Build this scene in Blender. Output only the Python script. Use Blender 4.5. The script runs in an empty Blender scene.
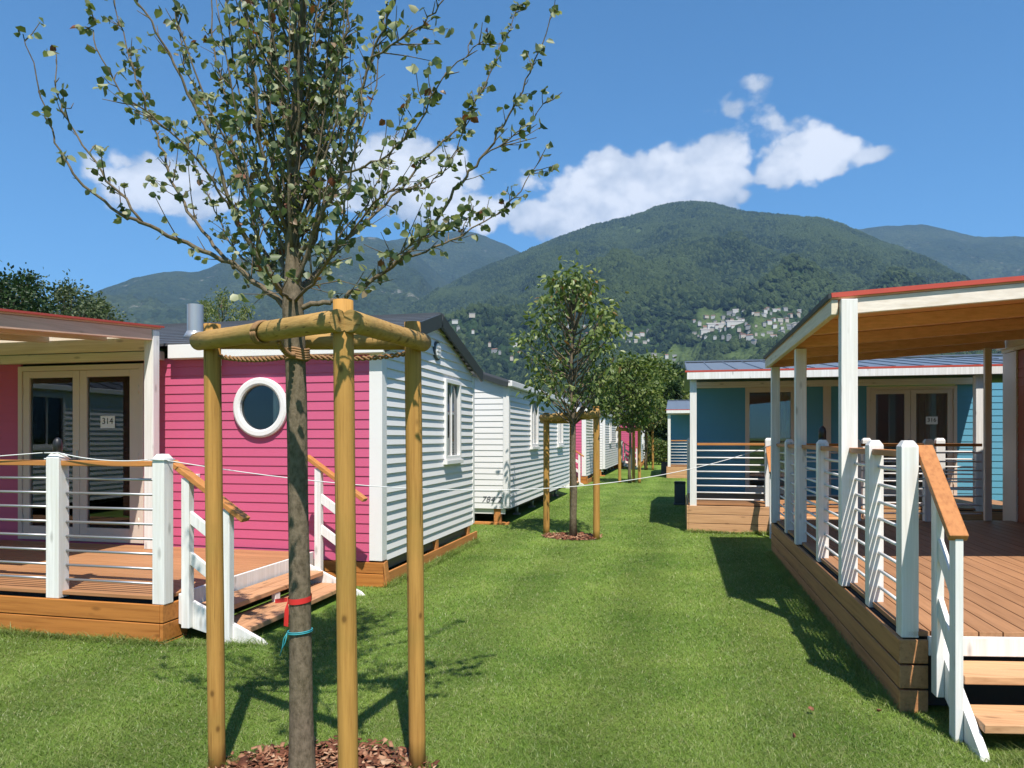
import bpy, bmesh, math, random
import numpy as np
from mathutils import Vector, Matrix, noise as mnoise
R = math.radians
random.seed(7)
rng = np.random.default_rng(11)
scene = bpy.context.scene
col = scene.collection

# ------------------------------------------------------------------ camera
YAW = R(13.15)
cam_d = bpy.data.cameras.new("camera")
cam = bpy.data.objects.new("camera", cam_d); col.objects.link(cam)
cam.location = (0, 0, 1.6)
cam.rotation_euler = (R(90), 0, YAW)
cam_d.sensor_width = 36.0
cam_d.lens = 36.0 * 715.0 / 1024.0
cam_d.shift_y = 54.0 / 1024.0
cam_d.clip_start = 0.05
cam_d.clip_end = 40000
scene.camera = cam

# ------------------------------------------------------------------ render look
scene.render.engine = 'CYCLES'
scene.view_settings.view_transform = 'Standard'
scene.view_settings.look = 'None'
scene.view_settings.exposure = 0.74
scene.view_settings.gamma = 1.0
scene.view_settings.use_curve_mapping = False
cy = scene.cycles
cy.use_denoising = True
cy.max_bounces = 7; cy.diffuse_bounces = 3; cy.glossy_bounces = 3
cy.transmission_bounces = 4; cy.transparent_max_bounces = 12; cy.volume_bounces = 0
cy.caustics_reflective = False; cy.caustics_refractive = False
cy.sample_clamp_indirect = 6.0

# ------------------------------------------------------------------ sun and sky
SUN_EL, SUN_PHI = 60.0, 25.3            # light travels 25 deg left of the lane, from behind
sd = bpy.data.lights.new("sun", 'SUN'); sd.energy = 4.8; sd.angle = R(0.53); sd.color = (1.0, 0.94, 0.86)
so = bpy.data.objects.new("sun", sd); col.objects.link(so)
so.rotation_euler = (R(90 - SUN_EL), 0, R(SUN_PHI)); so.location = (20, -30, 60)

world = bpy.data.worlds.new("World"); scene.world = world; world.use_nodes = True
def build_world():
    nt = world.node_tree; N = nt.nodes; L = nt.links; N.clear()
    out = N.new("ShaderNodeOutputWorld"); bg = N.new("ShaderNodeBackground"); bg.inputs[1].default_value = 0.085
    sky = N.new("ShaderNodeTexSky"); sky.sky_type = 'NISHITA'; sky.sun_disc = False
    sky.sun_elevation = R(SUN_EL); sky.sun_rotation = R(180 - SUN_PHI)
    sky.altitude = 600; sky.air_density = 1.0; sky.dust_density = 0.25; sky.ozone_density = 2.0
    tint = N.new("ShaderNodeMix"); tint.data_type = 'RGBA'; tint.blend_type = 'MULTIPLY'; tint.inputs[0].default_value = 1.0
    tint.inputs[7].default_value = (0.45, 0.945, 1.20, 1)
    L.new(sky.outputs[0], tint.inputs[6])
    tc = N.new("ShaderNodeTexCoord")
    def math_(op, a, b=None, c=None, clamp=False):
        m = N.new("ShaderNodeMath"); m.operation = op; m.use_clamp = clamp
        for i, v in enumerate((a, b, c)):
            if v is None: continue
            if hasattr(v, "links"): L.new(v, m.inputs[i])
            else: m.inputs[i].default_value = v
        return m.outputs[0]
    sep = N.new("ShaderNodeSeparateXYZ"); L.new(tc.outputs['Generated'], sep.inputs[0])
    x, y, z = sep.outputs[0], sep.outputs[1], sep.outputs[2]
    az = math_('MULTIPLY', math_('ARCTAN2', x, y), 180 / math.pi)
    el = math_('MULTIPLY', math_('ARCSINE', z), 180 / math.pi)
    def noise(scale, detail, rough, off=(0, 0, 0)):
        mp = N.new("ShaderNodeMapping"); mp.inputs['Location'].default_value = off
        mp.inputs['Scale'].default_value = (1, 1, 1.25)
        L.new(tc.outputs['Generated'], mp.inputs[0])
        n = N.new("ShaderNodeTexNoise"); n.inputs['Scale'].default_value = scale
        n.inputs['Detail'].default_value = detail; n.inputs['Roughness'].default_value = rough
        L.new(mp.outputs[0], n.inputs['Vector']); return n.outputs[0]
    # cumulus puffs over the ridges: azimuth, elevation, half width, half height (degrees), weight
    puffs = [(0.4, 19.3, 3.6, 2.3, 1), (-3.4, 19.3, 3.2, 2.3, 1), (-7.2, 18.4, 3.6, 2.0, 1), (-5.6, 20.4, 1.6, 1.3, .9), (3.2, 20.2, 2.5, 2.2, 1), (1.9, 18.6, 3.0, 1.5, 1),
             (-10.5, 16.9, 3.4, 1.4, .95), (-2.6, 17.8, 4.5, 1.8, 1), (-6.6, 16.6, 4.0, 1.5, 1), (9.3, 20.3, 2.6, 1.9, 1), (7.4, 19.3, 1.7, 1.3, .9), (11.0, 19.8, 2.2, 1.0, .85), (13.2, 19.6, 1.9, .55, .6),
             (4.2, 23.7, 2.4, .8, .30), (6.3, 23.1, 1.7, 1.3, .32), (5.4, 24.8, 1.6, .9, .27), (6.9, 22.0, 1.2, .8, .25),
             (-20.6, 19.2, 4.4, 2.8, 1), (-22.6, 20.6, 2.9, 2.2, 1), (-17.6, 17.6, 4.4, 1.7, 1), (-28, 18.2, 4.0, 1.3, .5), (-26.5, 20.2, 2.4, 1.4, .5),
             (-39.4, 17.8, 4.3, 1.9, .9), (-37.2, 16.7, 3.4, 1.2, .8), (-11.6, 19.8, 2.4, .9, .5),
             (40, 22, 6, 2.4, 1), (-75, 20, 8, 3, 1), (95, 24, 9, 3, 1), (150, 28, 12, 4, 1), (-140, 24, 11, 4, 1)]
    wx = math_('MULTIPLY_ADD', noise(13, 3, .5, (3, 1, 7)), 3.6, -1.8)
    wy = math_('MULTIPLY_ADD', noise(13, 3, .5, (9, 4, 2)), 2.6, -1.3)
    az2 = math_('ADD', az, wx); el2 = math_('ADD', el, wy)
    best = None; low = None
    for a, e, rx, ry, w in puffs:
        dx = math_('DIVIDE', math_('SUBTRACT', az2, a), rx * 1.22); dy = math_('DIVIDE', math_('SUBTRACT', el2, e), ry * 1.25)
        d2 = math_('ADD', math_('MULTIPLY', dx, dx), math_('MULTIPLY', dy, dy))
        v = math_('MULTIPLY', math_('SUBTRACT', 1.0, d2), w)
        best = v if best is None else math_('SMOOTH_MAX', best, v, 0.25)
    fine = math_('ADD', math_('MULTIPLY', math_('ABSOLUTE', math_('MULTIPLY_ADD', noise(24, 2, .5, (2, 2, 5)), 2.0, -1.0)), .55), math_('MULTIPLY', noise(34, 9, .58, (1, 5, 3)), .72))
    dens = math_('ADD', math_('MULTIPLY', best, 1.75), math_('MULTIPLY_ADD', fine, 2.4, -1.20))
    mr = N.new("ShaderNodeMapRange"); mr.interpolation_type = 'SMOOTHSTEP'
    mr.inputs[1].default_value = 0.02; mr.inputs[2].default_value = .75
    L.new(dens, mr.inputs[0])
    alpha = math_('MULTIPLY', mr.outputs[0], 0.93)
    # brighter where the puff is thick and billowing, greyer where thin and at its base
    shade = math_('ADD', math_('MULTIPLY', noise(15, 5, .5, (4, 8, 1)), 1.15), math_('MULTIPLY', dens, 0.20), None)
    rp = N.new("ShaderNodeValToRGB"); rp.color_ramp.elements[0].position = .52; rp.color_ramp.elements[0].color = (3.6, 4.15, 5.0, 1)
    rp.color_ramp.elements[1].position = .92; rp.color_ramp.elements[1].color = (7.9, 8.0, 8.2, 1)
    L.new(shade, rp.inputs[0])
    mix = N.new("ShaderNodeMix"); mix.data_type = 'RGBA'
    L.new(alpha, mix.inputs[0]); L.new(tint.outputs[2], mix.inputs[6]); L.new(rp.outputs[0], mix.inputs[7])
    L.new(mix.outputs[2], bg.inputs[0]); L.new(bg.outputs[0], out.inputs[0])
build_world()

# ------------------------------------------------------------------ helpers
OFF = {}
def off(o): return OFF.get(o.name, Vector((0, 0, 0)))
def tag(o, label=None, cat=None, group=None, kind=None):
    if label: o["label"] = label
    if cat: o["category"] = cat
    if group: o["group"] = group
    if kind: o["kind"] = kind
    return o
def thing(name, loc, label, cat, group=None):
    o = bpy.data.objects.new(name, None); col.objects.link(o)
    o.empty_display_size = 0.2; o.location = loc; OFF[o.name] = Vector(loc)
    return tag(o, label, cat, group)
def np_mesh(name, verts, faces, mat=None, smooth=False):
    verts = np.asarray(verts, dtype=np.float32); faces = np.asarray(faces, dtype=np.int32)
    me = bpy.data.meshes.new(name); k = faces.shape[1]
    me.vertices.add(len(verts)); me.vertices.foreach_set("co", verts.ravel())
    me.loops.add(faces.size); me.loops.foreach_set("vertex_index", faces.ravel())
    me.polygons.add(len(faces)); me.polygons.foreach_set("loop_start", np.arange(0, faces.size, k, dtype=np.int32))
    me.update(calc_edges=True)
    if smooth: me.polygons.foreach_set("use_smooth", np.ones(len(faces), dtype=bool))
    if mat: me.materials.append(mat)
    return me
def link(name, me, parent=None):
    o = bpy.data.objects.new(name, me); col.objects.link(o)
    if parent is not None:
        o.parent = parent; OFF[o.name] = off(parent)
    return o
class MB:
    """collects shapes and links them as one mesh object"""
    def __init__(s, xf=None): s.v = []; s.f = []; s.sm = []; s.xf = xf
    def add(s, vs, fs, smooth=False):
        n = len(s.v); s.v += [Vector(p) for p in vs]
        for f in fs: s.f.append([i + n for i in f]); s.sm.append(smooth)
    def box(s, x0, x1, y0, y1, z0, z1):
        s.add([(x0, y0, z0), (x1, y0, z0), (x1, y1, z0), (x0, y1, z0), (x0, y0, z1), (x1, y0, z1), (x1, y1, z1), (x0, y1, z1)],
              [(3, 2, 1, 0), (4, 5, 6, 7), (0, 1, 5, 4), (1, 2, 6, 5), (2, 3, 7, 6), (3, 0, 4, 7)]); return s
    def bar(s, p, q, w, h, up=(0, 0, 1)):
        p = Vector(p); q = Vector(q); d = (q - p).normalized(); u = Vector(up)
        a = d.cross(u)
        if a.length < 1e-4: a = d.cross(Vector((0, 1, 0)))
        a.normalize(); b = a.cross(d).normalized(); a *= w / 2; b *= h / 2
        vs = [p - a - b, p + a - b, p + a + b, p - a + b, q - a - b, q + a - b, q + a + b, q - a + b]
        s.add(vs, [(0, 1, 2, 3), (7, 6, 5, 4), (0, 4, 5, 1), (1, 5, 6, 2), (2, 6, 7, 3), (3, 7, 4, 0)]); return s
    def tube(s, pts, rad, n=8, caps=True):
        pts = [Vector(p) for p in pts]
        if not hasattr(rad, "__len__"): rad = [rad] * len(pts)
        rings = []; ref = None
        for i, p in enumerate(pts):
            d = (pts[min(i + 1, len(pts) - 1)] - pts[max(i - 1, 0)]).normalized()
            if ref is None: ref = d.orthogonal().normalized()
            ref = (ref - d * ref.dot(d)).normalized(); b = d.cross(ref)
            rings.append([p + (ref * math.cos(t) + b * math.sin(t)) * rad[i] for t in [2 * math.pi * k / n for k in range(n)]])
        base = len(s.v)
        for r in rings: s.v += r
        for i in range(len(pts) - 1):
            for k in range(n):
                a = base + i * n + k; b_ = base + i * n + (k + 1) % n
                s.f.append([a, b_, b_ + n, a + n]); s.sm.append(True)
        if caps:
            s.f.append([base + k for k in reversed(range(n))]); s.sm.append(False)
            e = base + (len(pts) - 1) * n
            s.f.append([e + k for k in range(n)]); s.sm.append(False)
        return s
    def prism(s, poly, axis, a0, a1):
        """poly: 2D points in the two other axes, extruded along axis ('x' or 'y')"""
        P = (lambda p, a: (a, p[0], p[1])) if axis == 'x' else (lambda p, a: (p[0], a, p[1]))
        n = len(poly)
        s.add([P(p, a0) for p in poly] + [P(p, a1) for p in poly],
              [list(range(n)), list(range(2 * n - 1, n - 1, -1))] + [[i, (i + 1) % n + 0, (i + 1) % n + n, i + n][::-1] for i in range(n)]); return s
    def build(s, name, mat, parent=None, bevel=0.0):
        me = bpy.data.meshes.new(name)
        o_ = off(parent) if parent is not None else Vector((0, 0, 0))
        vs = [Vector(s.xf(v)) - o_ if s.xf else v - o_ for v in s.v]
        me.from_pydata([tuple(v) for v in vs], [], s.f)
        bm = bmesh.new(); bm.from_mesh(me); bmesh.ops.recalc_face_normals(bm, faces=bm.faces[:]); bm.to_mesh(me); bm.free()
        me.polygons.foreach_set("use_smooth", s.sm)
        me.materials.append(mat)
        o = link(name, me, parent)
        if bevel:
            b = o.modifiers.new("bevel", 'BEVEL'); b.width = bevel; b.segments = 2; b.limit_method = 'ANGLE'; b.angle_limit = R(40); b.harden_normals = False
        return o
def copy_tree(o, parent=None, skip=()):
    c = o.copy(); col.objects.link(c); OFF[c.name] = off(o)
    if parent is not None: c.parent = parent
    for ch in list(o.children):
        if ch.name.split('.')[0] not in skip: copy_tree(ch, c, skip)
    return c

# ------------------------------------------------------------------ materials
class MT:
    def __init__(s, name):
        s.m = bpy.data.materials.new(name); s.m.use_nodes = True; s.nt = s.m.node_tree; s.N = s.nt.nodes; s.L = s.nt.links
        s.b = s.N["Principled BSDF"]
    def n(s, t, **kw):
        nd = s.N.new(t)
        for k, v in kw.items(): setattr(nd, k, v)
        return nd
    def set(s, sock, v):
        if hasattr(v, "links"): s.L.new(v, sock)
        else: sock.default_value = v
    def coord(s, scale=(1, 1, 1), which='Object'):
        tc = s.n("ShaderNodeTexCoord"); mp = s.n("ShaderNodeMapping"); mp.inputs['Scale'].default_value = scale
        s.L.new(tc.outputs[which], mp.inputs[0]); return mp.outputs[0]
    def pos(s, scale=(1, 1, 1)):
        g = s.n("ShaderNodeNewGeometry"); mp = s.n("ShaderNodeMapping"); mp.inputs['Scale'].default_value = scale
        s.L.new(g.outputs['Position'], mp.inputs[0]); return mp.outputs[0]
    def noise(s, vec, scale, detail=3, rough=.5):
        n = s.n("ShaderNodeTexNoise"); n.inputs['Scale'].default_value = scale; n.inputs['Detail'].default_value = detail
        n.inputs['Roughness'].default_value = rough; s.L.new(vec, n.inputs['Vector']); return n.outputs[0]
    def ramp(s, fac, stops):
        r = s.n("ShaderNodeValToRGB"); e = r.color_ramp.elements
        while len(e) < len(stops): e.new(0.5)
        for el, (p, c) in zip(e, stops): el.position = p; el.color = (*c, 1)
        s.L.new(fac, r.inputs[0]); return r.outputs[0]
    def mix(s, fac, a, b, blend='MIX'):
        m = s.n("ShaderNodeMix", data_type='RGBA', blend_type=blend)
        s.set(m.inputs[0], fac)
        for k, v in ((6, a), (7, b)):
            s.set(m.inputs[k], v if hasattr(v, "links") else (*v, 1))
        return m.outputs[2]
    def math(s, op, a, b=0.0, clamp=False):
        m = s.n("ShaderNodeMath", operation=op, use_clamp=clamp); s.set(m.inputs[0], a); s.set(m.inputs[1], b); return m.outputs[0]
    def bump(s, h, strength=.3, dist=.01):
        b = s.n("ShaderNodeBump"); b.inputs['Strength'].default_value = strength; b.inputs['Distance'].default_value = dist
        s.L.new(h, b.inputs['Height']); s.L.new(b.outputs[0], s.b.inputs['Normal']); return b
    def fin(s, color, rough=.6, spec=.5, metal=0.0):
        s.set(s.b.inputs['Base Color'], color if hasattr(color, "links") else (*color, 1))
        s.set(s.b.inputs['Roughness'], rough); s.b.inputs['Specular IOR Level'].default_value = spec
        s.b.inputs['Metallic'].default_value = metal; return s.m
def rpi(t): return t.n("ShaderNodeNewGeometry").outputs['Random Per Island']
def painted(name, c, rough=.45, dirt=.12, bump=.08, sc=9):
    t = MT(name); v = t.pos(); n = t.noise(v, sc, 5, .6); n2 = t.noise(v, 1.7, 3)
    d = tuple(x * (1 - dirt) for x in c)
    cc = t.mix(t.math('MULTIPLY', n, n2), c, tuple(x * (1 - 2 * dirt) for x in c))
    cc = t.mix(t.math('MULTIPLY', rpi(t), .5), cc, d)
    t.bump(t.noise(v, 60, 4), bump, .004)
    return t.fin(cc, rough, .4)
def wood(name, c1, c2, axis, rough=.6, grain=1.0, vary=.35, knots=True):
    """grain runs along axis x, y or z"""
    t = MT(name); st = {'x': (.7, 16, 16), 'y': (16, .7, 16), 'z': (16, 16, .7)}[axis]
    g = t.n("ShaderNodeNewGeometry"); av = t.n("ShaderNodeVectorMath", operation='MULTIPLY_ADD')
    cb = t.n("ShaderNodeCombineXYZ")
    for i in range(3): t.L.new(g.outputs['Random Per Island'], cb.inputs[i])
    t.L.new(cb.outputs[0], av.inputs[0]); av.inputs[1].default_value = (13.7, 9.1, 17.3); t.L.new(g.outputs['Position'], av.inputs[2])
    mp = t.n("ShaderNodeMapping"); mp.inputs['Scale'].default_value = st; t.L.new(av.outputs[0], mp.inputs[0])
    gr = t.noise(mp.outputs[0], 2.2 * grain, 6, .62)
    col_ = t.ramp(gr, [(.25, c2), (.5, c1), (.78, tuple(min(1, x * 1.22) for x in c1))])
    isl = t.math('MULTIPLY_ADD', g.outputs['Random Per Island'], vary); isl.node.inputs[2].default_value = 1 - vary * .6
    mm = t.n("ShaderNodeMix", data_type='RGBA', blend_type='MULTIPLY'); mm.inputs[0].default_value = 1
    t.L.new(col_, mm.inputs[6]); t.L.new(isl, mm.inputs[7]); out = mm.outputs[2]
    if knots:
        mk = t.n("ShaderNodeMapping"); mk.inputs['Scale'].default_value = tuple(.35 if s_ < 1 else 1.0 for s_ in st); t.L.new(av.outputs[0], mk.inputs[0])
        vo = t.n("ShaderNodeTexVoronoi"); vo.inputs['Scale'].default_value = 8.0; t.L.new(mk.outputs[0], vo.inputs['Vector'])
        kn = t.ramp(vo.outputs['Distance'], [(.06, (1, 1, 1)), (.17, (0, 0, 0))])
        out = t.mix(t.math('MULTIPLY', kn, .55), out, tuple(x * .4 for x in c2))
    t.bump(gr, .22, .004)
    return t.fin(out, rough, .3)

M = {}
M['white'] = painted('white_paint', (.81, .79, .76), .4, .07)
M['white_wood'] = wood('whitewashed_wood', (.76, .74, .70), (.68, .65, .58), 'z', .5, 1, .06, True)
M['cream_wood'] = wood('limewashed_beam', (.72, .62, .47), (.62, .50, .34), 'y', .55, 1, .08, True)
M['cream_wood_x'] = wood('limewashed_board', (.76, .68, .58), (.66, .56, .44), 'x', .55, 1, .08, True)
M['salmon'] = wood('salmon_beam', (.70, .44, .30), (.60, .34, .21), 'y', .55, 1, .08, True)
M['cream_frame'] = painted('cream_door_paint', (.68, .56, .46), .4, .06)
M['white_siding'] = painted('white_siding', (.77, .755, .735), .42, .05, .05)
M['pink'] = painted('pink_siding', (.57, .105, .205), .5, .06, .12)
M['teal'] = painted('teal_siding', (.11, .335, .47), .5, .06, .12)
M['rust'] = painted('rust_red_siding', (.36, .10, .05), .55, .08, .12)
M['deck_x'] = wood('deck_board_stain', (.39, .195, .088), (.29, .132, .056), 'x', .55, 1, .22, False)
M['deck_y'] = wood('deck_board_stain_long', (.36, .185, .092), (.26, .122, .058), 'y', .55, 1, .22, False)
M['rim_x'] = wood('fresh_stained_pine', (.46, .178, .040), (.30, .10, .02), 'x', .6, 1, .22, True)
M['rim_y'] = wood('fresh_stained_pine_long', (.45, .215, .092), (.31, .13, .052), 'y', .6, 1, .2, True)
M['tread_y'] = wood('tread_pine_long', (.50, .265, .135), (.36, .17, .08), 'y', .6, 1, .15, True)
M['tread_x'] = wood('tread_pine', (.58, .325, .165), (.42, .215, .10), 'x', .6, 1, .15, True)
M['rail_x'] = wood('oiled_rail', (.50, .21, .06), (.36, .13, .035), 'x', .5, 1, .1, False)
M['rail_y'] = wood('oiled_rail_long', (.44, .178, .055), (.31, .11, .03), 'y', .5, 1, .1, False)
M['skirt'] = wood('orange_plinth_board', (.52, .22, .065), (.38, .14, .04), 'y', .65, 1, .2, True)
M['soffit'] = wood('orange_rafter', (.78, .44, .25), (.66, .34, .17), 'x', .6, 1, .2, False)
def stake_mat(name, st, c1, c2):
    """round pressure-treated pine: fine streaks, drying cracks, knots, greenish blotches"""
    t = MT(name); p = t.pos(); mp = t.pos(st)
    gr = t.noise(mp, 5, 7, .7); bl = t.noise(p, 3.5, 4)
    c = t.ramp(gr, [(.28, c2), (.52, c1), (.74, tuple(x * 1.18 for x in c1))])
    c = t.mix(t.ramp(bl, [(.45, (0, 0, 0)), (.72, (.6, .6, .6))]), c, (c1[0] * .72, c1[1] * .86, c1[2] * .8))
    ck = t.noise(t.pos(tuple(x * 1.5 if x > 1 else x * .8 for x in st)), 3.1, 3, .5)
    c = t.mix(t.ramp(ck, [(.655, (0, 0, 0)), (.69, (.8, .8, .8))]), c, tuple(x * .35 for x in c2))
    vo = t.n("ShaderNodeTexVoronoi"); vo.inputs['Scale'].default_value = 5.5; t.L.new(t.pos((1.6, 1.6, 1)), vo.inputs['Vector'])
    kn = t.ramp(vo.outputs['Distance'], [(.05, (.9, .9, .9)), (.10, (.25, .25, .25)), (.15, (0, 0, 0))])
    c = t.mix(kn, c, tuple(x * .5 for x in c2)); t.bump(gr, .5, .006); return t.fin(c, .72, .25)
M['stake'] = stake_mat('green_treated_pine', (14, 14, .5), (.45, .238, .060), (.30, .145, .032))
M['stake_h'] = stake_mat('green_treated_pine_rail', (2, 6, 16), (.40, .24, .08), (.28, .155, .045))
t = MT('endgrain'); vv = t.pos(); M['endgrain'] = t.fin(t.ramp(t.noise(vv, 60, 4), [(.3, (.33, .19, .06)), (.7, (.46, .30, .12))]), .8)
M['steel'] = MT('steel_tube').fin((.40, .40, .41), .42, .5, .7)
M['flue'] = MT('flue_steel').fin((.50, .50, .50), .38, .5, .65)
t = MT('dark_roof'); v = t.pos(); M['roof'] = t.fin(t.mix(t.noise(v, 3, 5), (.055, .06, .07), (.10, .105, .115)), .42, .5)
t = MT('slate_blue_roof'); v = t.pos(); M['roof_blue'] = t.fin(t.mix(t.noise(v, 2, 5), (.12, .15, .19), (.17, .20, .245)), .38, .5, .15)
M['verge'] = MT('dark_verge').fin((.035, .04, .04), .45)
t = MT('red_edging'); v = t.pos(); M['red'] = t.fin(t.mix(t.noise(v, 8, 4), (.52, .075, .045), (.42, .06, .04)), .5)
M['black'] = MT('black_plastic').fin((.015, .015, .017), .45)
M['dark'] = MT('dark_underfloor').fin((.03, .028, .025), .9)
M['green_beam'] = MT('chassis_green').fin((.10, .13, .10), .6)
M['paper'] = MT('paper').fin((.78, .78, .78), .8)
M['ink'] = MT('ink').fin((.02, .02, .022), .6)
M['blind'] = MT('blind_slat').fin((.62, .62, .60), .5)
M['grey_band'] = MT('grey_lettering').fin((.13, .13, .14), .5)
t = MT('curtain_cloth'); v = t.pos((14, 14, .5)); M['curtain'] = t.fin(t.mix(t.noise(v, 2, 2), (.62, .56, .52), (.82, .78, .74)), .9)
t = MT('interior_wall'); M['inner'] = t.fin((.30, .26, .22), .9)
t = MT('rope_fibre'); v = t.pos(); M['strap'] = t.fin(t.mix(t.noise(v, 90, 3), (.20, .10, .04), (.36, .21, .10)), .9)
M['cord'] = MT('white_cord').fin((.72, .72, .70), .6)
M['redtape'] = MT('red_tape').fin((.62, .03, .03), .4)
M['twine'] = MT('teal_twine').fin((.03, .28, .32), .6)
M['meter'] = MT('dark_grey_cabinet').fin((.06, .065, .07), .5)
def glass():
    t = MT('window_glass'); N, L = t.N, t.L; N.remove(t.b)
    tr = t.n("ShaderNodeBsdfTransparent"); tr.inputs[0].default_value = (.84, .85, .83, 1)
    gl = t.n("ShaderNodeBsdfGlossy"); gl.inputs['Roughness'].default_value = .015; gl.inputs[0].default_value = (.9, .95, 1, 1)
    fr = t.n("ShaderNodeFresnel"); fr.inputs[0].default_value = 1.55
    mx = t.n("ShaderNodeMixShader"); f2 = t.math('MULTIPLY_ADD', fr.outputs[0], 1.6); f2.node.inputs[2].default_value = .0
    L.new(f2, mx.inputs[0]); L.new(tr.outputs[0], mx.inputs[1]); L.new(gl.outputs[0], mx.inputs[2])
    L.new(mx.outputs[0], N["Material Output"].inputs[0]); return t.m
M['glass'] = glass()
def leaf_mat(name, stops, trans=.35, rough=.5, posvar=None):
    t = MT(name); r = rpi(t); c = t.ramp(r, stops)
    if posvar: c = t.mix(t.math('MULTIPLY', t.noise(t.pos(), posvar, 3), .8), c, tuple(x * .55 for x in stops[0][1]))
    t.fin(c, rough, .35)
    tl = t.n("ShaderNodeBsdfTranslucent"); t.L.new(t.mix(1.0, c, (1.0, 1.1, .55), 'MULTIPLY'), tl.inputs[0])
    mx = t.n("ShaderNodeMixShader"); mx.inputs[0].default_value = trans
    t.L.new(t.b.outputs[0], mx.inputs[1]); t.L.new(tl.outputs[0], mx.inputs[2]); t.L.new(mx.outputs[0], t.N["Material Output"].inputs[0])
    return t.m
M['leaf_pear'] = leaf_mat('pale_olive_leaf', [(0, (.06, .09, .035)), (.35, (.15, .185, .085)), (.65, (.24, .27, .14)), (.95, (.40, .41, .25)), (.985, (.20, .07, .04))], .3, .45)
M['leaf_cherry'] = leaf_mat('cherry_leaf', [(0, (.065, .105, .024)), (.5, (.14, .195, .05)), (.97, (.27, .31, .11)), (.992, (.28, .13, .05))], .3, .4)
M['leaf_dark'] = leaf_mat('dark_leaf', [(0, (.016, .036, .010)), (.6, (.030, .060, .016)), (1, (.055, .095, .025))], .2, .5)
M['leaf_mid'] = leaf_mat('mid_leaf', [(0, (.065, .10, .02)), (.6, (.12, .165, .035)), (1, (.20, .23, .06))], .3, .5)
M['leaf_yellow'] = leaf_mat('yellow_green_leaf', [(0, (.09, .12, .03)), (.6, (.15, .18, .05)), (1, (.22, .24, .09))], .3, .5)
M['leaf_grey'] = leaf_mat('grey_green_leaf', [(0, (.06, .085, .035)), (.6, (.10, .13, .06)), (1, (.15, .18, .09))], .3, .5)
M['leaf_hedge'] = leaf_mat('hedge_leaf', [(0, (.05, .09, .018)), (.5, (.09, .14, .03)), (.85, (.16, .19, .05)), (1, (.25, .16, .06))], .3, .5)
def bark_mat(name, c1, c2, sc=26):
    t = MT(name); v = t.pos((1, 1, .55)); n = t.noise(v, sc, 7, .68); n2 = t.noise(t.pos(), 5, 4)
    c = t.ramp(n, [(.32, c2), (.55, c1), (.75, tuple(min(1, x * 1.35) for x in c1))])
    c = t.mix(t.math('MULTIPLY', n2, .5), c, (c1[0] * .75, c1[1] * .9, c1[2] * .6))
    t.bump(n, .6, .012); return t.fin(c, .85, .2)
M['bark'] = bark_mat('grey_bark', (.185, .140, .100), (.065, .046, .032), 48)
M['bark_far'] = bark_mat('brown_bark', (.16, .12, .085), (.07, .05, .035), 12)
def chips():
    t = MT('bark_chips'); c = t.ramp(rpi(t), [(0, (.07, .025, .015)), (.5, (.20, .075, .04)), (.85, (.36, .19, .11)), (1, (.50, .34, .22))]); return t.fin(c, .85, .2)
M['chips'] = chips()
t = MT('mulch_soil'); v = t.pos(); M['soil'] = t.fin(t.mix(t.noise(v, 40, 5), (.05, .025, .015), (.14, .06, .035)), .95)
GR_A, GR_B = (.102, .200, .024), (.240, .340, .062)
def grass_color(t):
    p = t.pos(); n1 = t.noise(p, .9, 4, .6); n2 = t.noise(p, 6, 4, .6)
    c = t.ramp(n1, [(.3, GR_A), (.7, GR_B)])
    c = t.mix(t.ramp(n2, [(.55, (0, 0, 0)), (.8, (.6, .6, .6))]), c, (.34, .37, .13))
    # mower stripes along the lane: light and dark of alternately lying blades, put into the colour
    sx = t.n("ShaderNodeSeparateXYZ"); t.L.new(p, sx.inputs[0])
    w = t.math('SINE', t.math('ADD', t.math('MULTIPLY', sx.outputs[0], 5.6), t.math('MULTIPLY', t.noise(p, .5, 2), 1.2)))
    w2 = t.math('MULTIPLY_ADD', w, .16); w2.node.inputs[2].default_value = .97
    m = t.n("ShaderNodeMix", data_type='RGBA', blend_type='MULTIPLY'); m.inputs[0].default_value = 1
    t.L.new(c, m.inputs[6]); t.L.new(w2, m.inputs[7]); return m.outputs[2]
def ground_mat():
    t = MT('lawn_ground'); c = grass_color(t); p = t.pos()
    fine = t.noise(p, 55, 6, .75)
    c = t.mix(t.ramp(fine, [(.35, (.75, .75, .75)), (.62, (0, 0, 0))]), c, (.060, .098, .014))
    t.bump(fine, .7, .03); return t.fin(c, .8, .15)
M['ground'] = ground_mat()
def blade_mat():
    t = MT('grass_blade'); c = grass_color(t)
    c = t.mix(t.ramp(rpi(t), [(0, (0, 0, 0)), (.75, (.25, .25, .25)), (.95, (.85, .85, .85))]), c, (.40, .40, .17))
    t.fin(c, .42, .45)
    tl = t.n("ShaderNodeBsdfTranslucent"); t.L.new(c, tl.inputs[0]); mx = t.n("ShaderNodeMixShader"); mx.inputs[0].default_value = .42
    t.L.new(t.b.outputs[0], mx.inputs[1]); t.L.new(tl.outputs[0], mx.inputs[2]); t.L.new(mx.outputs[0], t.N["Material Output"].inputs[0]); return t.m
M['blade'] = blade_mat()

# ------------------------------------------------------------------ ground and mountains (setting)
g = MB(); S = 9000
g.add([(-S, -S, 0), (S, -S, 0), (S, S, 0), (-S, S, 0)], [(0, 1, 2, 3)])
tag(g.build('ground', M['ground']), 'mown green lawn running down the lane', 'ground', kind='structure')

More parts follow.
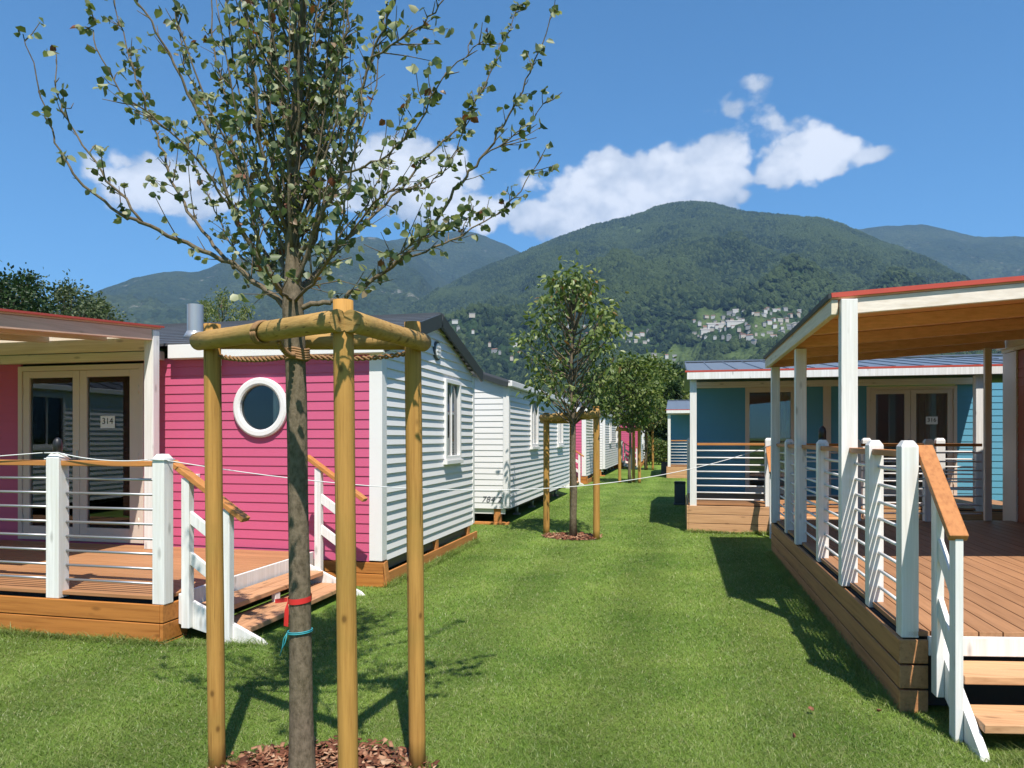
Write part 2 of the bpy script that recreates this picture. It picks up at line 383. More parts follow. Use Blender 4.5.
def vnoise(x, y, seed):
    xi = np.floor(x).astype(np.int64); yi = np.floor(y).astype(np.int64); fx = x - xi; fy = y - yi
    fx = fx * fx * fx * (fx * (fx * 6 - 15) + 10); fy = fy * fy * fy * (fy * (fy * 6 - 15) + 10)
    def h(a, b):
        n = (a * 374761393 + b * 668265263 + seed * 1442695041) & 0x7fffffff
        n = ((n ^ (n >> 13)) * 1274126177) & 0x7fffffff
        return ((n ^ (n >> 16)) & 0xffff) / 65535.0
    return (h(xi, yi) * (1 - fx) + h(xi + 1, yi) * fx) * (1 - fy) + (h(xi, yi + 1) * (1 - fx) + h(xi + 1, yi + 1) * fx) * fy
def fbm(x, y, seed, octv=5, ridged=False):
    a = 1.0; s = 0; tot = 0
    for o in range(octv):
        n = vnoise(x * 2 ** o, y * 2 ** o, seed + o * 17)
        if ridged: n = 1 - np.abs(2 * n - 1)
        s = s + a * n; tot += a; a *= .5
    return s / tot
def pix_dir(u, v):
    tt = (u - 512) / 715.0; return math.atan(tt) - YAW, ((438 - v) / 715.0) / math.sqrt(1 + tt * tt)
class Ridge:
    def __init__(s, crest, r0, r1, seed, gully, az0, az1):
        pts = sorted(pix_dir(u, v) for u, v in crest)
        s.az = np.array([p[0] for p in pts]); s.te = np.array([p[1] for p in pts]); s.r0, s.r1, s.seed, s.gully, s.a0, s.a1 = r0, r1, seed, gully, az0, az1
    def height(s, az, r):
        x = r * np.sin(az); y = r * np.cos(az)
        # smooth the hand-read crest a little
        te = (np.interp(az - .008, s.az, s.te) + np.interp(az + .008, s.az, s.te) + 2 * np.interp(az, s.az, s.te)) / 4
        te = te + .0035 * (fbm(az * 60 + 5, az * 0 + 2, s.seed + 3, 4) - .5)
        h = s.r1 * te + 1.6
        q = np.clip((r - s.r0) / (s.r1 - s.r0), 0, 1.6)
        up = np.where(q < 1, q ** 1.12, 1 - (q - 1) * .9)
        warp = 300 * (fbm(x / 900, y / 900, s.seed + 50, 3) - .5)
        gl = fbm((x + warp) / 620, (y - warp) / 900, s.seed, 6, True) - .62
        sm = fbm(x / 170, y / 170, s.seed + 9, 4) - .5
        mask = np.clip(q * 5, 0, 1) * np.clip((1 - q) * 2.2, 0, 1)
        return h * up + mask * (s.gully * gl + s.gully * .28 * sm)
    def mesh(s, name, mat, label, na, nr, meadow=None):
        az = np.linspace(s.a0, s.a1, na); r = np.linspace(s.r0 - 20, s.r1 * 1.18, nr)
        A, Rr = np.meshgrid(az, r, indexing='ij'); H = s.height(A, Rr); H[:, 0] -= 40
        V = np.stack([Rr * np.sin(A), Rr * np.cos(A), H], -1).reshape(-1, 3)
        i, j = np.meshgrid(np.arange(na - 1), np.arange(nr - 1), indexing='ij'); b = (i * nr + j).ravel()
        F = np.stack([b, b + 1, b + nr + 1, b + nr], -1)[:, ::-1]
        me = np_mesh(name, V, F, mat, True)
        at = me.attributes.new("meadow", 'FLOAT', 'POINT')
        md = np.zeros(na * nr, dtype=np.float32) if meadow is None else meadow(V).astype(np.float32)
        at.data.foreach_set("value", md)
        o = link(name, me); tag(o, label, 'mountain', kind='structure'); return o
    def hit(s, u, v):
        az, te = pix_dir(u, v); r = np.linspace(s.r0 - 20, s.r1, 1500); h = s.height(np.full_like(r, az), r)
        k = np.nonzero(h > te * r + 1.6)[0]
        if len(k) == 0: return None
        rr = r[k[0]]; return (rr * math.sin(az), rr * math.cos(az), float(h[k[0]]))
def mountain_mat(name, c1, c2, c3, treesize, rocky=.0):
    t = MT(name); p = t.pos()
    big = t.noise(p, .0035, 5, .6); mid = t.noise(p, .02, 5, .65)
    vo = t.n("ShaderNodeTexVoronoi"); vo.inputs['Scale'].default_value = 1.0 / treesize; t.L.new(p, vo.inputs['Vector'])
    c = t.ramp(mid, [(.3, c1), (.7, c2)]); c = t.mix(t.ramp(big, [(.45, (0, 0, 0)), (.7, (.7, .7, .7))]), c, c3)
    vv = t.n('ShaderNodeSeparateXYZ'); t.L.new(vo.outputs['Color'], vv.inputs[0]); c = t.mix(t.math('MULTIPLY', vv.outputs[0], .6), c, tuple(x * .4 for x in c1))
    at = t.n("ShaderNodeAttribute", attribute_name="meadow"); c = t.mix(at.outputs['Fac'], c, t.mix(mid, (.055, .085, .026), (.09, .12, .04)))
    if rocky:
        rk = t.math('MULTIPLY', t.ramp(t.noise(p, .009, 6, .7), [(.62, (0, 0, 0)), (.70, (1, 1, 1))]), rocky)
        c = t.mix(rk, c, (.26, .24, .21))
    t.bump(t.math('SUBTRACT', 1.0, vo.outputs['Distance']), 1.0, treesize * .5)
    return t.fin(c, .95, .1)
M['forest'] = mountain_mat('wooded_slope', (.020, .040, .013), (.036, .064, .020), (.050, .082, .026), 9)
M['forest_far'] = mountain_mat('far_wooded_slope', (.021, .037, .018), (.036, .055, .024), (.072, .093, .040), 14, .6)
main_r = Ridge([(250, 352), (330, 338), (380, 318), (420, 300), (455, 283), (480, 270), (505, 261), (525, 253), (560, 238), (600, 224), (618, 221), (640, 215), (660, 207), (680, 203.5), (700, 203), (715, 205),
                (735, 212), (752, 214), (780, 217), (815, 219), (832, 222), (850, 229), (870, 238), (900, 249), (930, 260), (955, 275), (985, 300), (1024, 330), (1100, 372), (1200, 400), (1300, 420)],
               850, 3000, 5, 330, pix_dir(225, 0)[0], pix_dir(1280, 0)[0])
left_r = Ridge([(330, 262), (350, 250), (375, 243), (400, 238), (420, 236), (440, 233), (462, 230), (478, 233), (492, 239), (508, 246), (525, 255), (545, 262), (600, 285)],
               2200, 4700, 21, 420, pix_dir(250, 0)[0], pix_dir(640, 0)[0])
west_r = Ridge([(-420, 335), (-200, 320), (0, 316), (60, 304), (95, 292), (130, 279), (150, 274), (165, 271), (185, 272), (205, 270), (222, 262), (245, 257), (280, 249), (310, 244), (345, 238), (370, 236), (395, 243), (420, 257), (440, 275), (470, 300), (520, 330)],
               1500, 3900, 33, 380, pix_dir(-420, 0)[0], pix_dir(560, 0)[0])
east_r = Ridge([(760, 240), (800, 232), (830, 228), (860, 229), (890, 226), (915, 224), (930, 225), (950, 231), (975, 236), (1000, 237), (1024, 236), (1100, 244), (1300, 262), (1500, 290)],
               2500, 5200, 41, 420, pix_dir(740, 0)[0], pix_dir(1500, 0)[0])
MEADOWS = []
def meadow_at(u0, u1, v0, v1):
    for _ in range(7):
        u = random.uniform(u0, u1); v = random.uniform(v0, v1); h = main_r.hit(u, v)
        if h: MEADOWS.append((h[0], h[1], random.uniform(8, 15)))
for args in ((640, 662, 355, 361), (672, 696, 354, 360), (732, 752, 356, 359), (760, 768, 330, 334), (777, 790, 322, 327), (700, 720, 318, 322), (560, 575, 282, 284), (600, 640, 228, 232)): meadow_at(*args)
def meadow_fac(V):
    out = np.zeros(len(V))
    for x, y, rad in MEADOWS:
        d = np.hypot(V[:, 0] - x, (V[:, 1] - y) * .55); out = np.maximum(out, np.clip(1.6 - d / rad, 0, 1))
    return out
main_r.mesh('mountain', M['forest'], 'broad wooded mountain rising behind the lane', 620, 330, meadow_fac)
left_r.mesh('mountain_range', M['forest_far'], 'farther green peak left of the broad mountain', 260, 200)
west_r.mesh('mountain_flank', M['forest_far'], 'long wooded ridge behind the pink cabin', 420, 200)
east_r.mesh('mountain_backdrop', M['forest_far'], 'distant ridge at the right edge', 360, 200)

# ------------------------------------------------------------------ building kit
def siding(mb, fmap, lo, hi, z0, z1, pitch, prot, openings=(), flat=.002):
    """lap boards on a wall; fmap(s, n, z) -> world; lo/hi: functions of z; openings: (z0, z1, fn(z) -> (s0, s1))"""
    n = int(round((z1 - z0) / pitch)); pitch = (z1 - z0) / n
    for k in range(n):
        a, b = z0 + k * pitch, z0 + (k + 1) * pitch; zc = (a + b) / 2
        spans = [(lo(a), hi(a), lo(b), hi(b))]
        for oz0, oz1, fn in openings:
            if oz0 < zc < oz1:
                s0, s1 = fn(zc); new = []
                for (la, ha, lb, hb) in spans:
                    if s0 >= ha or s1 <= la: new.append((la, ha, lb, hb)); continue
                    if s0 > la: new.append((la, s0, lb, s0))
                    if s1 < ha: new.append((s1, ha, s1, hb))
                spans = new
        for la, ha, lb, hb in spans:
            if ha - la < .01: continue
            mb.add([fmap(la, prot, a), fmap(ha, prot, a), fmap(hb, flat, b), fmap(lb, flat, b), fmap(la, -.02, a), fmap(ha, -.02, a), fmap(hb, -.02, b), fmap(lb, -.02, b)],
                   [(0, 1, 2, 3), (4, 5, 1, 0), (7, 6, 5, 4), (0, 3, 7, 4), (1, 5, 6, 2), (3, 2, 6, 7)])
def rect(s0, s1): return lambda z: (s0, s1)
def ring(mb, c, r0, r1, d0, d1, n=40):
    """ring facing -Y: centre c, inner / outer radius, y from d0 (front) to d1"""
    b = len(mb.v); prof = [(r0, d1), (r0, d0 + .012), (r0 + .02, d0), (r1 - .02, d0), (r1, d0 + .012), (r1, d1)]
    m = len(prof)
    for k in range(n):
        a = 2 * math.pi * k / n
        for r, y in prof: mb.v.append(Vector((c[0] + r * math.cos(a), y, c[2] + r * math.sin(a))))
    for k in range(n):
        for j in range(m):
            p, q = b + k * m + j, b + k * m + (j + 1) % m; p2, q2 = b + ((k + 1) % n) * m + j, b + ((k + 1) % n) * m + (j + 1) % m
            mb.f.append([p, q, q2, p2]); mb.sm.append(False)
def text_mesh(name, body, size, mat, parent, loc, rot, shear=0.0, space=1.0, ext=.001):
    cu = bpy.data.curves.new(name, 'FONT'); cu.body = body; cu.size = size; cu.align_x = 'CENTER'; cu.align_y = 'CENTER'
    cu.shear = shear; cu.extrude = ext; cu.space_character = space
    o = bpy.data.objects.new(name, cu); col.objects.link(o)
    dg = bpy.context.evaluated_depsgraph_get(); me = bpy.data.meshes.new_from_object(o.evaluated_get(dg))
    bpy.data.objects.remove(o); bpy.data.curves.remove(cu)
    me.materials.clear(); me.materials.append(mat)
    ob = link(name, me, parent); ob.location = Vector(loc) - (off(parent) if parent else Vector()); ob.rotation_euler = rot
    if parent is None: ob.location = loc
    return ob
def double_door(root, xs, z0, z1, y, fm, mat, blinds=True, curtain=True):
    """french door in a wall facing -Y: xs = outer left, pane, pane, pane, pane, outer right"""
    x0, a0, a1, b0, b1, x1 = xs
    d = MB(); d.box(x0, x0 + .06, y - .035, y + .05, z0, z1); d.box(x1 - .06, x1, y - .035, y + .05, z0, z1)
    d.box(x0 + .06, x1 - .06, y - .035, y + .05, z1 - .06, z1); d.box(x0 + .06, x1 - .06, y - .03, y + .05, z0, z0 + .05)
    fr = d.build('door', mat, root, .004)
    mid = (a1 + b0) / 2
    for (l, r, p0, p1, nm) in ((x0 + .063, mid - .003, a0, a1, 0), (mid + .003, x1 - .063, b0, b1, 1)):
        zt, zb = z1 - .063, z0 + .053; m = MB()
        m.box(l, p0, y - .022, y + .03, zb, zt); m.box(p1, r, y - .022, y + .03, zb, zt)
        m.box(p0, p1, y - .022, y + .03, zt - .08, zt); m.box(p0, p1, y - .022, y + .03, zb, zb + .11)
        m.build('door_leaf', mat, fr, .004)
        gm = MB(); gm.box(p0 - .01, p1 + .01, y + .002, y + .008, zb + .10, zt - .07); gm.build('pane', M['glass'], fr)
        if nm == 0 and blinds:
            m = MB(); z = zt - .30
            while z > zb + .1: m.bar((p0 - .04, y + .11, z), (p1 + .03, y + .11, z), .05, .004, (0, -.55, 1)); z -= .062
            m.build('blind', M['blind'], fr)
        if nm == 1 and curtain:
            vs = []; K = 40
            for k in range(K + 1):
                s = p0 - .05 + (p1 - p0 + .1) * k / K; yy = y + .07 + .025 * math.sin(k * .9) + .012 * math.sin(k * 2.3)
                vs += [(s, yy, zb), (s, yy, zt)]
            m = MB(); m.add(vs, [(2 * k, 2 * k + 2, 2 * k + 3, 2 * k + 1) for k in range(K)], True); m.build('curtain', M['curtain'], fr)
    h = MB(); h.tube([(mid - .03, y - .022, z0 + .98), (mid - .03, y - .07, z0 + .98)], .009, 8); h.tube([(mid - .03, y - .065, z0 + .98), (mid - .15, y - .065, z0 + .98)], .009, 8)
    h.box(mid - .045, mid - .015, y - .028, y - .0225, z0 + .9, z0 + 1.08); h.build('handle', M['steel'], fr)
    for z in (z0 + .25, z0 + 1.0, z1 - .3):
        for xh in (x0 + .062, x1 - .062): hg = MB(); hg.tube([(xh, y - .032, z - .05), (xh, y - .032, z + .05)], .009, 6); hg.build('hinge', M['cream_frame'], fr)
    return fr
def side_window(root, xw, y0, y1, z0, z1, sill_mat):
    """tall casement in a wall facing +X"""
    f = .055; m = MB()
    m.box(xw - .03, xw + .05, y0, y0 + f, z0, z1); m.box(xw - .03, xw + .05, y1 - f, y1, z0, z1)
    m.box(xw - .03, xw + .05, y0 + f, y1 - f, z1 - f, z1); m.box(xw - .03, xw + .05, y0 + f, y1 - f, z0, z0 + f)
    m.box(xw - .02, xw + .02, (y0 + y1) / 2 - .014, (y0 + y1) / 2 + .014, z0 + f, z1 - f)
    w = m.build('window', M['white'], root, .004)
    g_ = MB(); g_.box(xw - .006, xw, y0 + f - .01, y1 - f + .01, z0 + f - .01, z1 - f + .01); g_.build('pane', M['glass'], w)
    s = MB(); s.prism([(y0 - .03, z0 - .06), (y1 + .03, z0 - .06), (y1 + .03, z0 - .003), (y0 - .03, z0 - .003)], 'x', xw + .004, xw + .075); s.build('sill', sill_mat, w, .004)
    vs = []; K = 16
    for k in range(K + 1):
        yy = y0 + (y1 - y0) * .62 * k / K; x = xw - .14 + .02 * math.sin(k * 1.7); vs += [(x, yy, z0), (x, yy, z1)]
    c = MB(); c.add(vs, [(2 * k, 2 * k + 2, 2 * k + 3, 2 * k + 1) for k in range(K)], True); c.build('curtain', M['curtain'], w)
    return w
def number_sign(label, text, x, y, z, w=.20, h=.145):
    s = MB(); s.box(x - w / 2, x + w / 2, y - .003, y, z - h / 2, z + h / 2)
    root = tag(s.build('number_sign', M['paper']), label, 'sign'); 
    text_mesh('number', text, .105, M['ink'], root, (x, y - .0042, z + .008), (R(90), 0, 0))
    return root

# ------------------------------------------------------------------ pink cabin with the french door (left)
XE, YA = -3.12, 7.16; XW = -11.6; YB = 10.67; ZW = .27
def build_pink(yes=True):
    root = thing('mobile_home', (XE, YA, 0), 'bright pink holiday cabin with a round window and steel flue beside the first staked tree', 'mobile home', 'pink holiday cabins on the left of the lane')
    ZT = 2.52
    ops = [(.38, 2.47, rect(-7.84, -6.09)), (1.94 - .285, 1.94 + .285, lambda z: (-4.55 - math.sqrt(max(0, .285 ** 2 - (z - 1.94) ** 2)), -4.55 + math.sqrt(max(0, .285 ** 2 - (z - 1.94) ** 2))))]
    w = MB(); siding(w, lambda s, n, z: (s, YA - n, z), lambda z: XW, lambda z: XE - .125, ZW, ZT, .1045, .011, ops); w.build('front_wall', M['pink'], root)
    def top(y): return 2.56 + min(max(y - YA, 0), max(YB - y, 0)) / 1.755 * .56
    def glo(z): return YA + .12 + (0 if z < 2.60 else (z - 2.60) / .56 * 1.755)
    def ghi(z): return YB - .06 - (0 if z < 2.58 else (z - 2.58) / .56 * 1.755)
    w = MB(); siding(w, lambda s, n, z: (XE + n, s, z), glo, ghi, ZW, 3.10, .106, .023, [(1.33, 2.38, rect(9.27, 9.88))], .001); w.build('gable_wall', M['white_siding'], root)
    b = MB()
    b.box(XW, XE - .05, YB - .06, YB, ZW, 2.5); b.box(XW, XW + .05, YA + .05, YB - .07, ZW, 2.5)
    b.build('rear_wall', M['white_siding'], root)
    fl = MB(); fl.box(XW + .06, XE - .04, YA + .04, YB - .07, ZW + .005, ZW + .05); fl.box(XW + .06, XE - .04, YA + 1.9, YA + 1.94, ZW + .06, 2.45); fl.build('interior', M['inner'], root)
    c = MB(); c.box(XE - .125, XE + .024, YA - .024, YA + .11, ZW + .01, 2.535); c.build('corner_trim', M['white'], root, .004)
    c = MB(); c.box(XE - .02, XE + .026, YB - .06, YB + .02, ZW + .01, 2.54); c.build('corner_trim', M['white'], root, .004)
    # roof: two pitches of stepped sheets, dark verge boards
    xr, xl = XE + .10, XW - .1; ridge = (8.915, 3.215); front = (7.05, 2.67); back = (10.90, 2.64)
    r = MB()
    for (e, sgn) in ((front, 1), (back, -1)):
        n = 12
        for k in range(n):
            ya = e[0] + (ridge[0] - e[0]) * k / n; yb = e[0] + (ridge[0] - e[0]) * (k + 1) / n
            za = e[1] + (ridge[1] - e[1]) * k / n; zb = e[1] + (ridge[1] - e[1]) * (k + 1) / n
            r.add([(xl, ya, za + .014), (xr, ya, za + .014), (xr, yb, zb), (xl, yb, zb), (xl, ya, za - .02), (xr, ya, za - .02), (xr, yb, zb - .045), (xl, yb, zb - .045)],
                  [(0, 1, 2, 3), (4, 5, 1, 0), (7, 6, 5, 4), (1, 5, 6, 2), (0, 3, 7, 4)])
    r.bar((xl, ridge[0], ridge[1] + .0), (xr, ridge[0], ridge[1] + .0), .16, .035)
    roof = r.build('roof', M['roof'], root)
    v = MB()
    for e in (front, back):
        v.bar((xr - .011, e[0], e[1] - .075), (xr - .011, ridge[0], ridge[1] - .075), .03, .17, (0, 0, 1))
    v.build('verge_trim', M['verge'], roof, .003)
    f = MB(); f.tube([(-5.75, 7.62, 2.78), (-5.75, 7.62, 3.225)], .094, 28, False); f.tube([(-5.75, 7.62, 3.215), (-5.75, 7.62, 2.9)], .088, 28); f.tube([(-5.75, 7.62, 2.80), (-5.75, 7.62, 2.90)], [.15, .097], 24)
    f.build('flue', M['flue'], roof)
    # white eaves fascia over the pink wall, cream board over the door
    a = MB(); a.box(-5.67, XE + .08, YA - .125, YA - .095, 2.505, 2.66); a.box(-5.67, XE + .08, YA - .094, YA - .012, 2.50, 2.52); a.build('fascia', M['white'], root, .004)
    a = MB(); a.box(XW, -5.80, YA - .10, YA - .012, 2.50, 2.60); a.box(XW, -5.80, YA - .16, YA - .125, 2.603, 2.80); a.build('door_header', M['cream_wood_x'], root, .004)
    # round window
    rg = MB(); ring(rg, (-4.55, 0, 1.94), .25, .335, YA - .055, YA + .03); rw = rg.build('round_window', M['white'], root)
    n = 40; p = MB(); p.add([(-4.55 + .262 * math.cos(2 * math.pi * k / n), YA - .005, 1.94 + .262 * math.sin(2 * math.pi * k / n)) for k in range(n)], [list(range(n))]); p.build('pane', M['glass'], rw)
    vs = []
    for k in range(13): vs += [(-4.47 + .22 * k / 12, YA + .10 + .018 * math.sin(k * 1.6), 1.6), (-4.47 + .22 * k / 12, YA + .10 + .018 * math.sin(k * 1.6), 2.28)]
    c = MB(); c.add(vs, [(2 * k, 2 * k + 2, 2 * k + 3, 2 * k + 1) for k in range(12)], True); c.build('curtain', M['curtain'], rw)
    double_door(root, (-7.86, -7.70, -7.07, -6.87, -6.27, -6.07), .37, 2.47, YA, None, M['cream_frame'])
    side_window(root, XE, 9.23, 9.92, 1.30, 2.41, M['white'])
    vt = MB()
    vt.tube([(XE - .01, 8.93, 2.745), (XE + .035, 8.93, 2.745)], .125, 28); vent = vt.build('vent', M['meter'], root)
    vr = MB(); vr.tube([(XE + .036, 8.93, 2.745), (XE + .046, 8.93, 2.745)], .10, 28)
    for dz in (-.05, 0, .05): vr.box(XE + .046, XE + .054, 8.93 - .07, 8.93 + .07, 2.745 + dz - .012, 2.745 + dz + .012)
    vr.build('vent_grille', M['white_siding'], vent)
    s = MB(); s.box(-5.46, -5.33, YA - .06, YA - .012, 1.12, 1.19); s.box(-5.45, -5.34, YA - .075, YA - .06, 1.14, 1.185); s.build('socket_box', M['white'], root, .004)
    lm = MB(); lm.box(-5.16, -5.05, YA - .16, YA - .012, 2.42, 2.50); lm.tube([(-5.105, YA - .13, 2.45), (-5.105, YA - .16, 2.36)], [.045, .055], 12); lm.build('wall_lamp', M['white'], root)
    # plinth: boards on edge under the front and the gable, short posts, dark floor frame
    k = MB(); k.box(-3.89, XE + .04, YA - .03, YA + .0, .145, .262); k.box(-3.89, XE + .04, YA - .035, YA - .005, .0, .138); k.build('front_plinth', M['rim_x'], root, .004)
    k = MB(); k.bar((XE + .045, YA - .02, .075), (XE + .045, YB + .06, .075), .028, .15); k.bar((XE + .055, YA - .01, .27), (XE + .075, YA + .02, .0), .09, .02, (1, 0, 0)); k.build('side_plinth', M['skirt'], root, .004)
    for yy in (YA + .05, 8.9, 10.35): k = MB(); k.box(XE - .09, XE + .02, yy, yy + .10, 0, ZW); k.build('support_post', M['skirt'], root, .004)
    k = MB(); k.box(XE - .07, XE - .03, YA + .2, YB - .02, .15, ZW - .005); k.build('floor_beam', M['green_beam'], root)
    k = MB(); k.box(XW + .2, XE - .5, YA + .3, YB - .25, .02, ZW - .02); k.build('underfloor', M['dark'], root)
    return root
pinkA = build_pink()

# porch roof of the pink cabin: its right edge is in view
def build_porch_a():
    root = thing('porch_roof', (-6.0, 6.2, 2.8), 'sloping wooden porch roof with red edging over the first pink cabin door', 'porch roof', 'small porch roofs on the pink cabins')
    y0, y1 = 4.55, 6.95; zf = lambda y: 2.66 + (y - 4.55) / 2.4 * .185
    xr, xl = -5.69, -10.6
    m = MB(); m.add([(xl, y0, zf(y0)), (xr, y0, zf(y0)), (xr, y1, zf(y1)), (xl, y1, zf(y1)), (xl, y0, zf(y0) - .02), (xr, y0, zf(y0) - .02), (xr, y1, zf(y1) - .02), (xl, y1, zf(y1) - .02)],
                    [(0, 1, 2, 3), (4, 5, 1, 0), (5, 6, 2, 1), (6, 7, 3, 2), (7, 4, 0, 3), (7, 6, 5, 4)]); m.build('roof_sheet', M['soffit'], root)
    m = MB(); m.bar((xr + .012, y0, zf(y0) + .010), (xr + .012, y1 + .03, zf(y1) + .010), .022, .02); m.bar((xl, y0 - .015, zf(y0)), (xr, y0 - .015, zf(y0)), .03, .045); m.build('edge_trim', M['red'], root)
    m = MB(); m.bar((xr - .038, y0, zf(y0) - .086), (xr - .038, 6.82, zf(6.82) - .086), .06, .125); m.build('edge_beam', M['salmon'], root, .004)
    for i in range(5):
        x = xr - .75 - i * .8; m = MB(); m.bar((x, y0, zf(y0) - .075), (x, y1, zf(y1) - .075), .06, .10); m.build('rafter', M['cream_wood'], root, .003)
    m = MB(); m.box(xl, xr - .08, y0 + .02, y0 + .09, 2.50, 2.635); m.build('front_beam', M['cream_wood_x'], root, .004)
    m = MB(); m.box(-5.81, -5.69, 6.83, 6.93, .36, 2.80); m.build('post', M['white_wood'], root, .006)
    m = MB(); m.box(-8.6, -8.48, y0 + .02, y0 + .12, .36, 2.50); m.build('post', M['white_wood'], root, .006)
    return root
porchA = build_porch_a()

# deck and steps of the pink cabin
def rail_post(mb, x, y, z0, z1, w=.135, d=.12, foot=None):
    """square post with a chamfered head"""
    c = .022; zc = z1 - .035
    mb.box(x - w / 2, x + w / 2, y - d / 2, y + d / 2, z0, zc)
    b = [(x - w / 2, y - d / 2), (x + w / 2, y - d / 2), (x + w / 2, y + d / 2), (x - w / 2, y + d / 2)]
    t_ = [(x - w / 2 + c, y - d / 2 + c), (x + w / 2 - c, y - d / 2 + c), (x + w / 2 - c, y + d / 2 - c), (x - w / 2 + c, y + d / 2 - c)]
    mb.add([(*p, zc) for p in b] + [(*p, z1) for p in t_], [(4, 5, 6, 7), (0, 1, 5, 4), (1, 2, 6, 5), (2, 3, 7, 6), (3, 0, 4, 7)])
def build_deck_a():
    root = thing('wooden_deck', (-4.5, 5.9, 0), 'reddish wooden deck with white posts before the first pink cabin door', 'deck', 'decks of the pink cabins')
    xl, xr, y0, y1 = -10.8, -3.92, 4.80, YA - .035
    m = MB(); y = y0 + .02
    while y < y1 - .08: m.box(xl, xr - .004, y, min(y + .118, y1), .33, .36); y += .125
    m.build('platform', M['deck_x'], root, .003)
    for za, zb, d in ((.165, .302, 0), (.018, .157, .003), (-.05, .010, .0)):
        m = MB(); m.box(xl, xr + .0, y0 - .03 - d, y0 - d, za, zb); m.box(xr + .002, xr + .03, y0 - .03, y0 + .26, za, zb); m.build('rim_board', M['rim_x'], root, .005)
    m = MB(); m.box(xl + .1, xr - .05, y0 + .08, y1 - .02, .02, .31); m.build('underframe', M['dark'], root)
    m = MB(); m.box(xr, xr + .028, y0 + .262, y1, .20, .357); m.build('side_board', M['white_wood'], root, .004)
    px_ = [-3.94, -4.935, -5.93, -6.93, -7.93]
    for i, x in enumerate(px_):
        m = MB(); rail_post(m, x, 4.835, .305, 1.475, .108 if i == 0 else .125, .105); m.build('post', M['white_wood'], root, .004)
    for i in range(len(px_) - 1):
        a, b = px_[i] - .056, px_[i + 1] + .065
        m = MB(); m.box(b, a, 4.80, 4.875, 1.375, 1.418); m.build('handrail', M['rail_x'], root, .005)
        for z in (1.27, 1.152, 1.035, .917, .80, .682, .565, .447):
            m = MB(); m.tube([(b - .02, 4.86, z), (a + .02, 4.86, z)], .0105, 8); m.build('rail_tube', M['steel'], root)
    return root
deckA = build_deck_a()
def build_steps_a():
    root = thing('porch_steps', (-3.5, 5.9, 0), 'two-tread wooden steps with white handrails down from the first pink cabin deck', 'steps', 'steps of the pink cabins')
    for yy in (4.965, 6.735):
        m = MB(); m.prism([(-3.885, .36), (-3.885, .12), (-3.34, -.01), (-3.10, -.01), (-3.15, .035)], 'y', yy - .02, yy + .02); 
        m.build('stringer', M['white_wood'], root, .003)
    for x0, x1, z in ((-3.86, -3.555, .235), (-3.62, -3.27, .115)):
        m = MB(); m.box(x0, (x0 + x1) / 2 - .003, 4.99, 6.71, z - .042, z); m.box((x0 + x1) / 2 + .003, x1, 4.99, 6.71, z - .042, z); m.build('tread', M['tread_y'], root, .005)
    m = MB(); m.box(-3.60, -3.56, 5.82, 5.90, .01, .19); m.build('bearer', M['white_wood'], root, .003)
    for yy in (4.93, 6.77):
        s = -1 if yy < 5.5 else 1
        fx = 0 if s < 0 else .15
        m = MB(); m.bar((-3.93 + fx, yy, 1.41), (-3.27 + fx, yy, .965), .095, .04); m.build('handrail', M['rail_x'], root, .005)
        for x, zb, zt in ((-3.79 + fx, .10, 1.285), (-3.43 + fx, .0, 1.045)):
            m = MB(); m.box(x - .035, x + .035, yy - .032, yy + .032, zb, zt); m.build('handrail_post', M['white_wood'], root, .004)
        for dz in (.30, .62):
            m = MB(); m.bar((-3.80 + fx, yy, 1.30 - dz), (-3.42 + fx, yy, 1.045 - dz), .032, .085); m.build('midrail', M['white_wood'], root, .003)
    return root
stepsA = build_steps_a()
number_sign('white paper sign reading 314 on the french door of the first pink cabin', '314', -6.59, YA - .001, 1.79)

